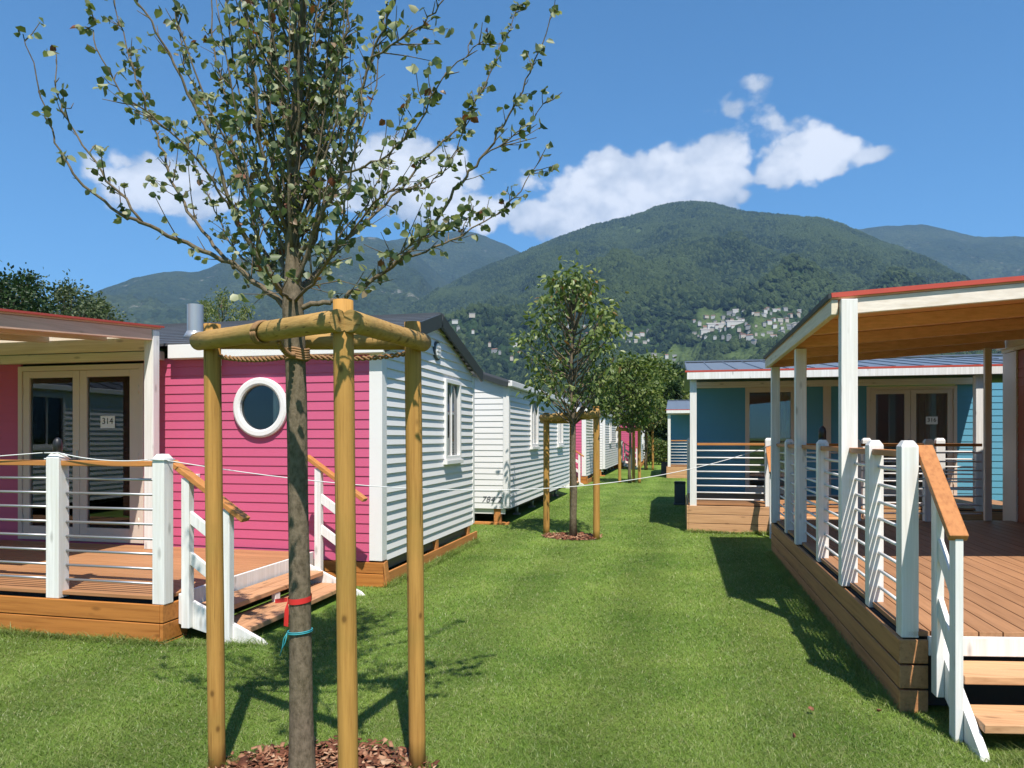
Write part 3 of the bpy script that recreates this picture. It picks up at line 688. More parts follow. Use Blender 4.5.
# ------------------------------------------------------------------ white cabin (784 2)
def build_white():
    x0, x1, y0, y1, zb = -7.2, -3.06, 12.76, 20.25, .30
    root = thing('mobile_home', (x1, y0, 0), 'white clapboard holiday cabin marked 784 2 behind the first pink cabin', 'mobile home', 'white cabins on the left of the lane')
    xm = (x0 + x1) / 2; zE, zR = 2.60, 3.26
    lo = lambda z: x0 + .05 + (0 if z < zE else (z - zE) / (zR - zE) * (xm - x0 - .05)); hi = lambda z: x1 - .075 - (0 if z < zE else (z - zE) / (zR - zE) * (x1 - .075 - xm))
    w = MB(); siding(w, lambda s, n, z: (s, y0 - n, z), lo, hi, zb, 3.2, .1055, .012); w.build('front_wall', M['white_siding'], root)
    wins = [(14.72, 15.48), (18.13, 18.93)]
    w = MB(); siding(w, lambda s, n, z: (x1 + n, s, z), lambda z: y0 + .10, lambda z: y1 - .05, zb, zE, .1055, .023, [(1.45, 2.42, rect(a + .03, b - .03)) for a, b in wins], .001); w.build('side_wall', M['white_siding'], root)
    w = MB(); w.box(x0, x0 + .05, y0 + .05, y1 - .06, zb, zE); w.box(x0 + .06, x1 - .05, y1 - .05, y1, zb, zE); w.build('rear_wall', M['white_siding'], root)
    w = MB(); w.box(x0 + .06, x1 - .06, y0 + .05, y1 - .08, zb + .01, zb + .05); w.build('interior', M['inner'], root)
    c = MB(); c.box(x1 - .085, x1 + .026, y0 - .024, y0 + .10, zb + .01, zE + .03); c.build('corner_trim', M['white'], root, .004)
    c = MB(); c.box(x1 - .06, x1 + .028, y1 - .05, y1 + .02, zb + .01, zE); c.build('corner_trim', M['white'], root, .004)
    r = MB(); oy0, oy1 = y0 - .12, y1 + .12
    for sx in (-1, 1):
        xe = xm + sx * (x1 - xm + .07); r.add([(xe, oy0, zE + .03), (xe, oy1, zE + .03), (xm, oy1, zR + .06), (xm, oy0, zR + .06), (xe, oy0, zE - .0), (xe, oy1, zE - .0), (xm, oy1, zR + .01), (xm, oy0, zR + .01)],
              [(0, 1, 2, 3), (7, 6, 5, 4), (4, 0, 3, 7), (1, 5, 6, 2), (0, 4, 5, 1)])
    for k in range(14): r.bar((x1 + .07, oy0 + .2 + k * .56, zE + .035), (xm, oy0 + .2 + k * .56, zR + .065), .03, .03)
    roof = r.build('roof', M['roof'], root)
    gtr = MB(); gtr.box(x1 + .03, x1 + .11, oy0, oy1, zE - .06, zE + .045); gtr.build('gutter', M['white'], roof, .01)
    vg = MB()
    for sx in (-1, 1): vg.bar((xm + sx * (x1 - xm + .03), oy0 + .012, zE - .03), (xm, oy0 + .012, zR + .0), .025, .09)
    vg.build('verge_trim', M['verge'], roof)
    for a, b in wins: side_window(root, x1, a, b, 1.42, 2.45, M['white'])
    k = MB(); k.box(-3.33, -3.20, y0 + .02, y0 + .12, 0, zb - .004); k.box(-3.9, -3.05, y0 + .0, y0 + .14, 0, .045); k.build('support_post', M['skirt'], root, .004)
    for yy in (14.6, 16.2, 17.8, 19.4):
        k = MB(); k.tube([(x1 - .25, yy, 0), (x1 - .25, yy, .22)], .035, 8); k.box(x1 - .32, x1 - .18, yy - .07, yy + .07, 0, .03); k.build('jack', M['steel'], root)
    k = MB(); k.box(x0 + .3, x1 - .12, y0 + .2, y1 - .2, .20, zb - .01); k.build('chassis', M['dark'], root)
    k = MB(); k.box(x0 + .3, x1 - .06, y0 + .03, y0 + .08, .20, zb - .004); k.build('floor_beam', M['white_siding'], root)
    for yy in (15.6, 16.7): k = MB(); k.tube([(x1 - .75, yy, .29), (x1 - .58, yy, .29)], .28, 20); k.build('wheel', M['black'], root)
    text_mesh('house_number', '784 2', .16, M['grey_band'], root, (-3.368, y0 - .0135, .462), (R(90), 0, 0), .25, 1.05)
    return root
whiteB = build_white()

# ------------------------------------------------------------------ teal cabin with its porch (right, beyond)
def build_teal():
    x0, x1, y0, yw, zf = .18, 5.42, 12.52, 14.9, .50
    root = thing('mobile_home', (x0, y0, 0), 'teal blue holiday cabin with a grey ribbed roof and white porch behind the right deck', 'mobile home', 'teal cabins on the right of the lane')
    xw1 = 8.9; yb = 18.3
    w = MB(); siding(w, lambda s, n, z: (s, yw - n, z), lambda z: x0 + .1, lambda z: xw1, .45, 2.62, .12, .011, [(.5, 2.57, rect(1.30, 2.19)), (.5, 2.57, rect(3.52, 5.03))]); w.build('front_wall', M['teal'], root)
    w = MB(); siding(w, lambda s, n, z: (x0 + .1 - n, s, z), lambda z: yw + .02, lambda z: yb, .3, 2.75, .12, .011); w.build('side_wall', M['teal'], root)
    w = MB(); w.box(x0 + .12, xw1, yb - .05, yb, .3, 2.7); w.box(xw1 - .05, xw1, yw + .05, yb - .06, .3, 2.7); w.box(x0 + .2, xw1 - .1, yw + .05, yb - .1, .42, .45); w.box(x0 + .2, xw1 - .1, yw + 2.0, yw + 2.04, .46, 2.65); w.build('interior', M['inner'], root)
    # doors
    double_door(root, (3.50, 3.66, 4.16, 4.36, 4.89, 5.05), .50, 2.58, yw, None, M['cream_frame'], False)
    m = MB(); m.box(1.28, 1.36, yw - .035, yw + .04, .5, 2.6); m.box(2.13, 2.21, yw - .035, yw + .04, .5, 2.6); m.box(1.36, 2.13, yw - .035, yw + .04, 2.5, 2.6); m.box(1.36, 2.13, yw - .03, yw + .04, .5, .62)
    d = m.build('door', M['cream_frame'], root, .004); m = MB(); m.box(1.35, 2.14, yw, yw + .008, .61, 2.51); m.build('pane', M['glass'], d)
    vs = []
    for k in range(13): vs += [(1.75 + .4 * k / 12, yw + .15 + .03 * math.sin(k * 1.4), .6), (1.95 + .2 * k / 12, yw + .15 + .03 * math.sin(k * 1.4), 2.5)]
    m = MB(); m.add(vs, [(2 * k, 2 * k + 2, 2 * k + 3, 2 * k + 1) for k in range(12)], True); m.build('curtain', M['curtain'], d)
    m = MB(); m.box(2.72, 2.86, yw - .05, yw - .012, .5, 2.60); m.build('wall_batten', M['cream_frame'], root, .004)
    m = MB(); m.box(x0 + .1, x1, yw - .09, yw - .012, 2.60, 2.72); m.build('door_header', M['cream_wood_x'], root, .004)
    # porch
    ridge = (16.6, 3.29); ef = (y0 - .10, 2.735)
    zr = lambda y: ef[1] + (y - ef[0]) / (ridge[0] - ef[0]) * (ridge[1] - ef[1])
    r = MB(); xl = x0 - .06
    for (a, b, c_, d_) in ((xl, x1 + .05, ef[0], yw), (xl, xw1 + .1, yw, ridge[0])):
        r.add([(a, c_, zr(c_)), (b, c_, zr(c_)), (b, d_, zr(d_)), (a, d_, zr(d_)), (a, c_, zr(c_) - .03), (b, c_, zr(c_) - .03), (b, d_, zr(d_) - .03), (a, d_, zr(d_) - .03)],
              [(0, 1, 2, 3), (7, 6, 5, 4), (0, 4, 5, 1), (1, 5, 6, 2), (2, 6, 7, 3), (3, 7, 4, 0)])
    r.add([(xl, ridge[0], ridge[1]), (xw1 + .1, ridge[0], ridge[1]), (xw1 + .1, yb + .15, 2.78), (xl, yb + .15, 2.78)], [(0, 1, 2, 3)])
    k = 0
    while xl + .02 + k * .40 < x1: r.bar((xl + .02 + k * .40, ef[0], zr(ef[0]) + .006), (xl + .02 + k * .40, ridge[0], ridge[1] + .006), .022, .018); k += 1
    while xl + .02 + k * .40 < xw1: r.bar((xl + .02 + k * .40, yw, zr(yw) + .006), (xl + .02 + k * .40, ridge[0], ridge[1] + .006), .022, .018); k += 1
    r.bar((xl, ridge[0], ridge[1] + .02), (xw1 + .1, ridge[0], ridge[1] + .02), .2, .03)
    roof = r.build('roof', M['roof_blue'], root)
    m = MB(); m.box(xl - .02, x1 + .07, ef[0] - .032, ef[0] + .02, 2.706, 2.736); m.build('edge_trim', M['red'], roof)
    m = MB(); m.box(xl + .01, x1 + .04, ef[0] - .03, ef[0] + .02, 2.585, 2.703); m.build('porch_beam', M['white_wood'], root, .005)
    for i in range(7):
        x = x0 + .04 + i * .86; m = MB(); m.bar((x, y0 - .01, zr(y0) - .085), (x, yw, zr(yw) - .085), .06, .10); m.build('rafter', M['cream_wood'], root)
    for x in (x0 + .055, 4.565, x1 - .055):
        m = MB(); m.box(x - .055, x + .055, y0 - .015, y0 + .115, .42, 2.582); m.build('porch_post', M['white_wood'], root, .005)
    # dwarf wall of the underfloor
    m = MB(); m.box(x0 + .3, xw1 - .2, yw + .1, yb - .1, .02, .40); m.build('underfloor', M['dark'], root)
    return root
tealC = build_teal()
def build_deck_c():
    x0, x1, y0, y1 = .16, 5.45, 12.52, 14.86
    root = thing('wooden_deck', (x0, y0, 0), 'raised pine deck with white tube railing before the nearer teal cabin', 'deck', 'decks of the teal cabins')
    m = MB(); y = y0 + .0
    while y < y1 - .06: m.box(x0, x1, y, min(y + .118, y1), .47, .50); y += .125
    m.build('platform', M['deck_x'], root)
    for za, zb in ((.315, .455), (.16, .307), (.0, .152)):
        m = MB(); m.box(x0 - .0, x1, y0 - .03, y0 - .002, za, zb); m.box(x0 - .03, x0 - .002, y0 - .03, y1, za, zb); m.build('rim_board', M['tread_x'], root, .005)
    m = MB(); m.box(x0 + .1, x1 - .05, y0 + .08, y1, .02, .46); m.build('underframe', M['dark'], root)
    for x in (1.46, 2.95, 4.02):
        m = MB(); rail_post(m, x, y0 + .05, .46, 1.60, .13, .11); m.build('post', M['white_wood'], root, .004)
    for a, b in ((.30, 1.395), (3.015, 3.955), (4.085, 4.49)):
        m = MB(); m.box(a, b, y0 + .02, y0 + .09, 1.475, 1.515); m.build('handrail', M['rail_x'], root, .004)
        for z in (1.385, 1.265, 1.145, 1.03, .91, .79, .675, .56):
            m = MB(); m.tube([(a - .02, y0 + .06, z), (b + .02, y0 + .06, z)], .013, 6); m.build('rail_tube', M['white'] , root)
    # side railing along the lane
    m = MB(); rail_post(m, x0 + .06, yw_c - .12, .46, 1.60, .13, .11); m.build('post', M['white_wood'], root, .004)
    m = MB(); m.box(x0 + .03, x0 + .10, y0 + .12, yw_c - .18, 1.475, 1.515); m.build('handrail', M['rail_y'], root, .004)
    for z in (1.385, 1.265, 1.145, 1.03, .91, .79, .675, .56):
        m = MB(); m.tube([(x0 + .06, y0 + .1, z), (x0 + .06, yw_c - .16, z)], .013, 6); m.build('rail_tube', M['white'], root)
    return root
yw_c = 14.86
deckC = build_deck_c()
def build_steps_c():
    root = thing('porch_steps', (2.2, 12.3, 0), 'short pine steps between white posts below the nearer teal cabin deck', 'steps', 'steps of the teal cabins')
    for x in (1.50, 2.90):
        m = MB(); m.prism([(12.485, .44), (12.485, .18), (12.02, -.01), (11.86, -.01), (11.88, .05)], 'x', x - .02, x + .02); m.build('stringer', M['white_wood'], root)
    for ya, yb_, z in ((12.24, 12.48, .32), (12.0, 12.25, .16)):
        m = MB(); m.box(1.525, 2.875, ya, yb_, z - .04, z); m.build('tread', M['tread_x'], root, .004)
    for x in (1.44, 2.96):
        m = MB(); m.bar((x, 12.46, 1.45), (x, 11.98, 1.05), .09, .04); m.build('handrail', M['rail_y'], root)
        m = MB(); m.box(x - .03, x + .03, 12.03, 12.09, 0, 1.10); m.build('handrail_post', M['white_wood'], root)
    return root
stepsC = build_steps_c()
number_sign('white paper sign reading 316 on the teal cabin french door', '316', 4.63, 14.899, 1.93)

# ------------------------------------------------------------------ right cabin, its porch roof, deck and steps
KS = .18
def SK(v): return Vector((v.x, v.y + KS * (v.x - 1.28), v.z))
def build_right():
    root = thing('mobile_home', (4.6, 9.0, 0), 'rust red cabin wall with cream trim at the right edge behind the near deck', 'mobile home')
    xw = 4.47; ye = 10.80
    w = MB(SK); siding(w, lambda s, n, z: (xw - n, s, z), lambda z: 2.5, lambda z: ye - .40, .45, 2.78, .12, .011); w.build('side_wall', M['rust'], root)
    w = MB(SK); w.box(xw + .0, 8.4, ye - .06, ye, .3, 2.85); w.box(xw + .02, 8.4, 2.5, 2.56, .3, 2.85); w.box(8.35, 8.4, 2.57, ye - .07, .3, 2.85); w.build('rear_wall', M['rust'], root)
    w = MB(SK); w.box(xw - .03, xw + .1, ye - .40, ye + .015, .3, 2.78); w.build('corner_trim', M['cream_frame'], root, .004)
    w = MB(SK); w.box(xw - .05, xw - .012, 2.5, ye + .012, 2.785, 2.87); w.box(xw - .10, xw - .055, 2.45, ye + .06, 2.83, 2.99); w.build('fascia', M['cream_wood'], root, .004)
    w = MB(SK); w.add([(xw - .12, 2.4, 3.01), (xw - .12, ye + .12, 3.01), (6.5, ye + .12, 3.5), (6.5, 2.4, 3.5), (8.6, ye + .12, 2.95), (8.6, 2.4, 2.95)], [(0, 1, 2, 3), (3, 2, 4, 5)]); w.build('roof', M['roof'], root)
    w = MB(SK); w.box(xw + .2, 8.2, 2.8, ye - .2, .0, .44); w.build('underfloor', M['dark'], root)
    return root
build_right()
def build_porch_r():
    root = thing('porch_roof', (1.3, 6.2, 2.7), 'large wooden porch roof with red edging and orange rafters at the right edge', 'porch roof')
    xl, xr, y0, y1 = 1.17, 4.34, 6.10, 10.56
    zt = lambda x: 2.715 + (x - 1.17) * .083
    m = MB(SK); m.add([(xl, y0, zt(xl)), (xr, y0, zt(xr)), (xr, y1, zt(xr)), (xl, y1, zt(xl)), (xl, y0, zt(xl) - .022), (xr, y0, zt(xr) - .022), (xr, y1, zt(xr) - .022), (xl, y1, zt(xl) - .022)],
                      [(0, 1, 2, 3), (7, 6, 5, 4), (0, 4, 5, 1), (1, 5, 6, 2), (2, 6, 7, 3), (3, 7, 4, 0)]); m.build('roof_sheet', M['soffit'], root)
    m = MB(SK); m.bar((xl, y0 - .012, zt(xl) + .010), (xr, y0 - .012, zt(xr) + .010), .025, .036); m.build('edge_trim', M['red'], root)
    m = MB(SK); m.bar((xl - .012, y0 - .02, zt(xl) + .004), (xl - .012, y1, zt(xl) + .004), .022, .04); m.build('lane_edge_trim', M['verge'], root)
    m = MB(SK); m.box(xl + .002, xl + .055, y0 + .0, y1, 2.575, zt(xl) - .023); m.build('lane_beam', M['cream_wood'], root, .004)
    m = MB(SK); m.bar((xl + .195, y0 + .03, zt(xl + .195) - .085), (xr, y0 + .03, zt(xr) - .085), .05, .12); m.build('near_beam', M['cream_wood_x'], root, .004)
    n = 4
    for i in range(1, n + 1):
        y = y0 + .03 + (y1 - y0 - .06) * i / n; m = MB(SK)
        m.bar((xl + .06, y, zt(xl + .06) - .085), (xr, y, zt(xr) - .085), .055, .12); m.build('rafter', M['soffit'], root, .003)
    for y, w in ((6.09, .125), (8.33, .115), (10.40, .11)):
        m = MB(SK); m.box(1.235, 1.235 + w, y - .055, y + .055, .44, 2.572 if y > 7 else 2.688); m.build('post', M['white_wood'], root, .005)
    m = MB(SK); m.box(4.06, 4.15, 10.45, 10.515, .473, 2.83); m.build('inner_post', M['cream_frame'], root, .005)
    return root
build_porch_r()
def build_deck_r():
    root = thing('wooden_deck', (1.28, 4.6, 0), 'broad brown wooden deck with a long white tube railing on the right', 'deck')
    xl, xr, y0, y1 = 1.28, 4.43, 4.60, 10.52
    m = MB(SK); x = xl + .02
    while x < xr: m.box(x, min(x + .128, xr), y0 + .0, y1, .44, .47); x += .135
    m.build('platform', M['deck_y'], root, .003)
    for za, zb, d in ((.288, .425, .0), (.143, .276, .002), (.0, .131, .0)):
        m = MB(SK); m.box(xl - .03 - d, xl - d, y0 - .0, y1, za, zb); m.box(xl - .03, xl + .13, y0 - .03, y0 - .002, za, zb); m.box(xl, xr, y1 + .002, y1 + .03, za, zb); m.build('rim_board', M['rim_y'], root, .004)
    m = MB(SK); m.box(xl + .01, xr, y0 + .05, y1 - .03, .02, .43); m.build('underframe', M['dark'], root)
    m = MB(SK); m.box(xl + .132, xr, y0 - .03, y0 - .002, .335, .445); m.build('front_board', M['white_wood'], root, .004)
    ys = [4.655, 5.42, 6.115, 7.27, 8.33, 9.37, 10.40]
    for i, y in enumerate(ys):
        if i in (2, 4, 6): continue
        m = MB(SK); rail_post(m, 1.325 if i else 1.318, y, .43, 1.585, .098, .11); m.build('post', M['white_wood'], root, .004)
    for i in range(len(ys) - 1):
        a, b = ys[i] + .06, ys[i + 1] - .06
        m = MB(SK); m.box(1.295, 1.365, a, b, 1.485, 1.525); m.build('handrail', M['rail_y'], root, .004)
        for z in (1.40, 1.28, 1.16, 1.045, .925, .81, .69, .575):
            m = MB(SK); m.tube([(1.345, a - .02, z), (1.345, b + .02, z)], .0115, 8); m.build('rail_tube', M['white'], root)
    xs = [1.33, 2.35, 3.3, 4.04]
    for i in range(3):
        a, b = xs[i] + .06, xs[i + 1] - .05
        m = MB(SK); m.box(a, b, 10.36, 10.43, 1.485, 1.525); m.build('handrail', M['rail_x'], root, .004)
        for z in (1.40, 1.28, 1.16, 1.045, .925, .81, .69, .575):
            m = MB(SK); m.tube([(a, 10.39, z), (b, 10.39, z)], .0115, 6); m.build('rail_tube', M['white'], root)
        if i < 2:
            m = MB(SK); rail_post(m, xs[i + 1], 10.39, .47, 1.585, .12, .11); m.build('post', M['white_wood'], root, .004)
    return root
build_deck_r()
def build_steps_r():
    root = thing('porch_steps', (1.9, 4.3, 0), 'pine steps with a white handrail at the near end of the right deck', 'steps')
    for x in (1.475, 3.3):
        m = MB(SK); m.prism([(4.565, .44), (4.565, .20), (4.10, -.012), (3.93, -.012), (3.95, .035)], 'x', x - .022, x + .022); m.build('stringer', M['white_wood'], root, .003)
    for ya, yb, z in ((4.27, 4.56, .315), (4.01, 4.30, .155)):
        m = MB(SK); m.box(1.50, 3.275, ya, (ya + yb) / 2 - .003, z - .045, z); m.box(1.50, 3.275, (ya + yb) / 2 + .003, yb, z - .045, z); m.build('tread', M['tread_x'], root, .005)
    m = MB(SK); m.bar((1.425, 4.70, 1.545), (1.425, 4.15, 1.075), .098, .042); m.build('handrail', M['rail_y'], root, .005)
    for y, zb, zt in ((4.48, .14, 1.33), (4.20, .0, 1.10)):
        m = MB(SK); m.box(1.41, 1.475 if False else 1.452, y - .045, y + .045, zb, zt); m.build('handrail_post', M['white_wood'], root, .004)
    for dz in (.33, .66):
        m = MB(SK); m.bar((1.432, 4.46, 1.33 - dz), (1.432, 4.225, 1.115 - dz), .028, .09); m.build('midrail', M['white_wood'], root, .003)
    return root
build_steps_r()

# ------------------------------------------------------------------ repeats down the lane
def shift(o, dx, dy, label):
    o.location.x += dx; o.location.y += dy; o["label"] = label; return o
for dx, dy, nm in ((-.05, 17.62, 'second'), (1.02, 32.9, 'farthest')):
    where = {'second': 'halfway down the lane', 'farthest': 'at the far end of the lane'}[nm]
    shift(copy_tree(pinkA), dx, dy, f'pink holiday cabin with white gable {where}')
    shift(copy_tree(porchA), dx, dy, f'wooden porch roof over the pink cabin {where}')
    shift(copy_tree(deckA), dx, dy, f'wooden deck of the pink cabin {where}')
    shift(copy_tree(stepsA), dx, dy, f'white railed steps of the pink cabin {where}')
shift(copy_tree(whiteB, skip=('house_number',)), .04, 17.1, 'white clapboard cabin behind the pink cabin halfway down the lane')
shift(copy_tree(whiteB, skip=('house_number',)), 1.05, 33.4, 'white clapboard cabin beyond the farthest pink cabin')
shift(copy_tree(tealC), -.62, 16.75, 'small-looking teal cabin with grey roof at the far end of the right row')
shift(copy_tree(deckC), -.62, 16.75, 'pine deck with white railing before the farther teal cabin')
shift(copy_tree(stepsC), -.62, 16.75, 'short pine steps of the farther teal cabin')

shift(copy_tree(whiteB, skip=('house_number',)), -8.94, -15.7, 'white clapboard cabin outside the left edge beside the pink cabin deck')

# ------------------------------------------------------------------ service cabinets on the lawn
def cabinet(x, y, label):
    root = thing('service_cabinet', (x, y, 0), label, 'service cabinet', 'dark service cabinets beside the teal decks')
    m = MB(); m.box(x - .13, x + .13, y - .1, y + .1, .03, .52); m.box(x - .15, x + .15, y - .12, y + .12, 0, .04); m.build('body', M['meter'], root, .012)
    m = MB(); m.prism([(x - .145, .522), (x + .145, .522), (x + .12, .56), (x - .12, .56)], 'y', y - .12, y + .12); m.build('lid', M['black'], root, .01)
    m = MB(); m.box(x - .105, x + .105, y - .108, y - .101, .08, .48); m.build('door', M['meter'], root, .004)
    return root
cabinet(.02, 17.6, 'dark grey service cabinet on the lawn beside the nearer teal deck')
cabinet(-.62, 31.4, 'dark grey service cabinet on the lawn near the farther teal cabin')
# small black lamps standing on two deck posts
def post_lamp(x, y, z, label):
    root = thing('post_lamp', (x, y, z), label, 'lamp', 'black lamps on the deck posts')
    m = MB(); m.tube([(x, y, z), (x, y, z + .015)], .035, 14); m.build('base', M['black'], root)
    m = MB(); m.tube([(x, y, z + .015), (x, y, z + .08), (x, y, z + .11), (x, y, z + .13)], [.034, .034, .028, .008], 14); m.build('lamp_head', M['black'], root)
post_lamp(-4.935, 4.835, 1.474, 'small black lamp standing on a white post of the left deck')
v_ = SK(Vector((1.325, 7.27, 1.584))); post_lamp(v_.x, v_.y, v_.z, 'small black lamp standing on a white post of the right deck')

# ------------------------------------------------------------------ foliage kit
def leaves_mesh(name, P, D, size, mat, wid=.62, parent=None, droop=.0):
    """P: leaf bases, D: directions; each leaf is a folded six-point blade"""
    P = np.asarray(P, float); D = np.asarray(D, float); n = len(P)
    if droop: D = D + np.array([0, 0, -droop])
    D /= np.linalg.norm(D, axis=1, keepdims=True) + 1e-9
    rv = rng.normal(size=(n, 3)); Sx = np.cross(D, rv); Sx /= np.linalg.norm(Sx, axis=1, keepdims=True) + 1e-9
    Nn = np.cross(Sx, D); s = (np.asarray(size) * rng.uniform(.65, 1.25, n))[:, None]; w = s * wid * .5
    fold = rng.uniform(.1, .5, (n, 1)); curl = rng.uniform(-.05, .25, (n, 1))
    b = P; tip = P + D * s - Nn * s * curl
    l1 = P + D * s * .30 + Sx * w + Nn * w * fold; l2 = P + D * s * .68 + Sx * w * .8 + Nn * w * fold - Nn * s * curl * .4
    r1 = P + D * s * .30 - Sx * w + Nn * w * fold; r2 = P + D * s * .68 - Sx * w * .8 + Nn * w * fold - Nn * s * curl * .4
    V = np.stack([b, l1, l2, tip, r2, r1], 1).reshape(-1, 3)
    if parent is not None: V = V - np.array(off(parent))
    k = np.arange(n)[:, None] * 6
    F = np.concatenate([k + np.array([[0, 1, 2, 3]]), k + np.array([[0, 3, 4, 5]])], 0)
    return link(name, np_mesh(name, V, F, mat), parent)
FW = Vector((-math.sin(YAW), math.cos(YAW), 0)); RT = Vector((math.cos(YAW), math.sin(YAW), 0))
def smooth_path(pts, k=4):
    pts = [Vector(p) for p in pts]; out = []
    for i in range(len(pts) - 1):
        p0 = pts[max(i - 1, 0)]; p1 = pts[i]; p2 = pts[i + 1]; p3 = pts[min(i + 2, len(pts) - 1)]
        for j in range(k):
            t_ = j / k; out.append(.5 * ((2 * p1) + (p2 - p0) * t_ + (2 * p0 - 5 * p1 + 4 * p2 - p3) * t_ ** 2 + (3 * p1 - p0 - 3 * p2 + p3) * t_ ** 3))
    out.append(pts[-1]); return out
def wobble(path, amp):
    return [p + Vector((random.gauss(0, amp), random.gauss(0, amp), random.gauss(0, amp * .6))) if 0 < i < len(path) - 1 else p for i, p in enumerate(path)]
def along(path, s):
    f = s * (len(path) - 1); i = min(int(f), len(path) - 2); return path[i].lerp(path[i + 1], f - i), (path[i + 1] - path[i]).normalized()

# ------------------------------------------------------------------ the near staked tree
def near_tree():
    # trunk foot: lateral offset and depth measured along the view of the lane
    DEP = 3.36; foot = FW * DEP + RT * (-.985)
    root = thing('pear_tree', (foot.x, foot.y, 0), 'young grey-barked tree with sparse small leaves tied inside the nearest stakes', 'tree', 'staked young trees along the lane')
    def P(u, v, dd=0.0):
        """branch point given in the tree's own spread: lateral, height, depth about the trunk"""
        d = DEP + dd; return FW * d + RT * ((u - 512) / 715 * d) + Vector((0, 0, 1.6 + (438 - v) / 715 * d))
    tr = MB()
    tpath = smooth_path([P(302, 800), P(302, 770), P(301, 690), P(300, 600), P(298, 500), P(297, 420), P(295, 350), P(293, 310), P(293, 260), P(292, 200), P(296, 120), P(299, 60), P(303, 0), P(300, -90, .05), P(304, -180, .0), P(302, -270, .05)], 3)
    n = len(tpath)
    def tr_r(z): return float(np.interp(z, [0, .05, .3, 1.2, 2.0, 2.25, 2.4, 2.9, 3.6, 4.4, 5.2], [.072, .060, .053, .048, .046, .050, .036, .027, .019, .012, .004]))
    tr.tube(tpath, [tr_r(p.z) * random.uniform(.97, 1.04) for p in tpath], 16)
    trunk = tr.build('trunk', M['bark'], root)
    B = []
    def br(pts, r0, r1=.003, amp=.006, dens=1.0, thick=True):
        path = wobble(smooth_path([P(*p) for p in pts], 5), amp); B.append((path, r0, r1, dens)); return path
    # long ascending limbs, read from the photograph's spread, each at its own depth
    br([(290, 312), (262, 288), (230, 263), (185, 243), (142, 222, -.1), (119, 212, -.15), (78, 181, -.2), (59, 150, -.22), (44, 109, -.25), (23, 34, -.3)], .016, .002, dens=.45)
    br([(142, 222, -.1), (109, 181, -.12), (78, 137, -.1), (62, 103, -.1), (53, 47, -.05)], .007, .002, dens=.6)
    br([(234, 268), (206, 238, .1), (178, 194, .15), (166, 162, .2), (150, 116, .25), (134, 69, .3), (116, 6, .35), (108, -50, .4)], .010, .002, dens=.8)
    br([(288, 300), (262, 262, -.1), (247, 240, -.15), (231, 209, -.2), (216, 150, -.25), (200, 116, -.25), (169, 53, -.3), (140, 3, -.35), (120, -50, -.35)], .014, .003, dens=.85)
    br([(289, 305), (272, 275, .15), (255, 225, .3), (238, 170, .4), (228, 110, .5), (215, 50, .55), (210, -40, .6)], .013, .003, dens=1.15)
    br([(292, 165), (285, 120, .02), (275, 97, .03), (271, 70, .04), (273, 0, .05), (270, -80, .06), (274, -150, .08)], .017, .004, dens=1.3)
    br([(291, 235), (276, 200, -.12), (262, 150, -.2), (256, 90, -.25), (246, 20, -.3), (240, -70, -.3)], .012, .003, dens=1.2)
    br([(292, 280), (270, 240, .3), (250, 190, .5), (222, 130, .65), (190, 80, .75), (175, 10, .8)], .011, .003, dens=1.0)
    br([(230, 209, -.2), (205, 170, -.3), (170, 130, -.4), (120, 90, -.5), (95, 40, -.5), (92, 12, -.5)], .006, .002, dens=.9)
    br([(296, 309), (318, 303), (345, 298), (385, 272), (424, 237, -.05), (455, 190, -.1), (480, 159, -.12), (508, 116, -.15), (530, 72, -.2), (556, 10, -.25)], .015, .002, dens=.75)
    br([(480, 159, -.12), (517, 134, -.2), (550, 98, -.25)], .004, .0015, dens=1.3)
    br([(400, 262), (440, 245, .1), (467, 231, .15), (499, 213, .2), (520, 190, .2), (543, 155, .22)], .006, .002, dens=.8)
    br([(296, 300), (318, 272, .15), (345, 240, .3), (385, 205, .45), (425, 160, .5), (470, 110, .55), (500, 50, .6), (520, 5, .6)], .012, .002, dens=1.0)
    br([(296, 262), (318, 225, -.1), (338, 180, -.2), (352, 120, -.3), (370, 60, -.35), (392, 5, -.4), (400, -60, -.4)], .012, .003, dens=1.15)
    br([(297, 230), (312, 190, .2), (322, 140, .3), (325, 80, .35), (335, 10, .4), (340, -70, .4)], .011, .003, dens=1.25)
    br([(338, 180, -.2), (365, 165, -.3), (395, 150, -.35), (420, 120, -.4), (450, 70, -.45), (486, 40, -.5)], .006, .002, dens=1.2)
    br([(345, 240, .3), (372, 205, .2), (395, 190, .1), (430, 185, .05), (455, 150, 0), (475, 100, -.05)], .006, .002, dens=1.1)
    br([(297, 175), (312, 130, 0), (330, 85, -.05), (345, 40, -.1), (352, -30, -.12)], .010, .003, dens=1.3)
    br([(385, 272), (410, 245, -.2), (440, 232, -.3), (478, 212, -.35)], .004, .0015, dens=1.2)
    br([(299, 140), (315, 95, .2), (308, 40, .3), (318, -40, .35)], .009, .002, dens=1.3)
    br([(370, 60, -.35), (405, 35, -.45), (440, 5, -.5), (470, -30, -.5)], .005, .002, dens=1.2)
    br([(290, 295), (265, 275, .5), (235, 250, .9), (210, 200, 1.1), (185, 140, 1.2)], .010, .002, dens=.9)
    br([(296, 290), (325, 262, .45), (355, 225, .8), (385, 165, 1.0), (410, 95, 1.1)], .010, .002, dens=.95)
    br([(293, 300), (280, 290, -.4), (262, 255, -.75), (250, 190, -.9), (235, 120, -.95)], .009, .002, dens=.55)
    br([(295, 300), (312, 285, -.4), (335, 245, -.75), (352, 170, -.9), (362, 90, -.95)], .009, .002, dens=.55)
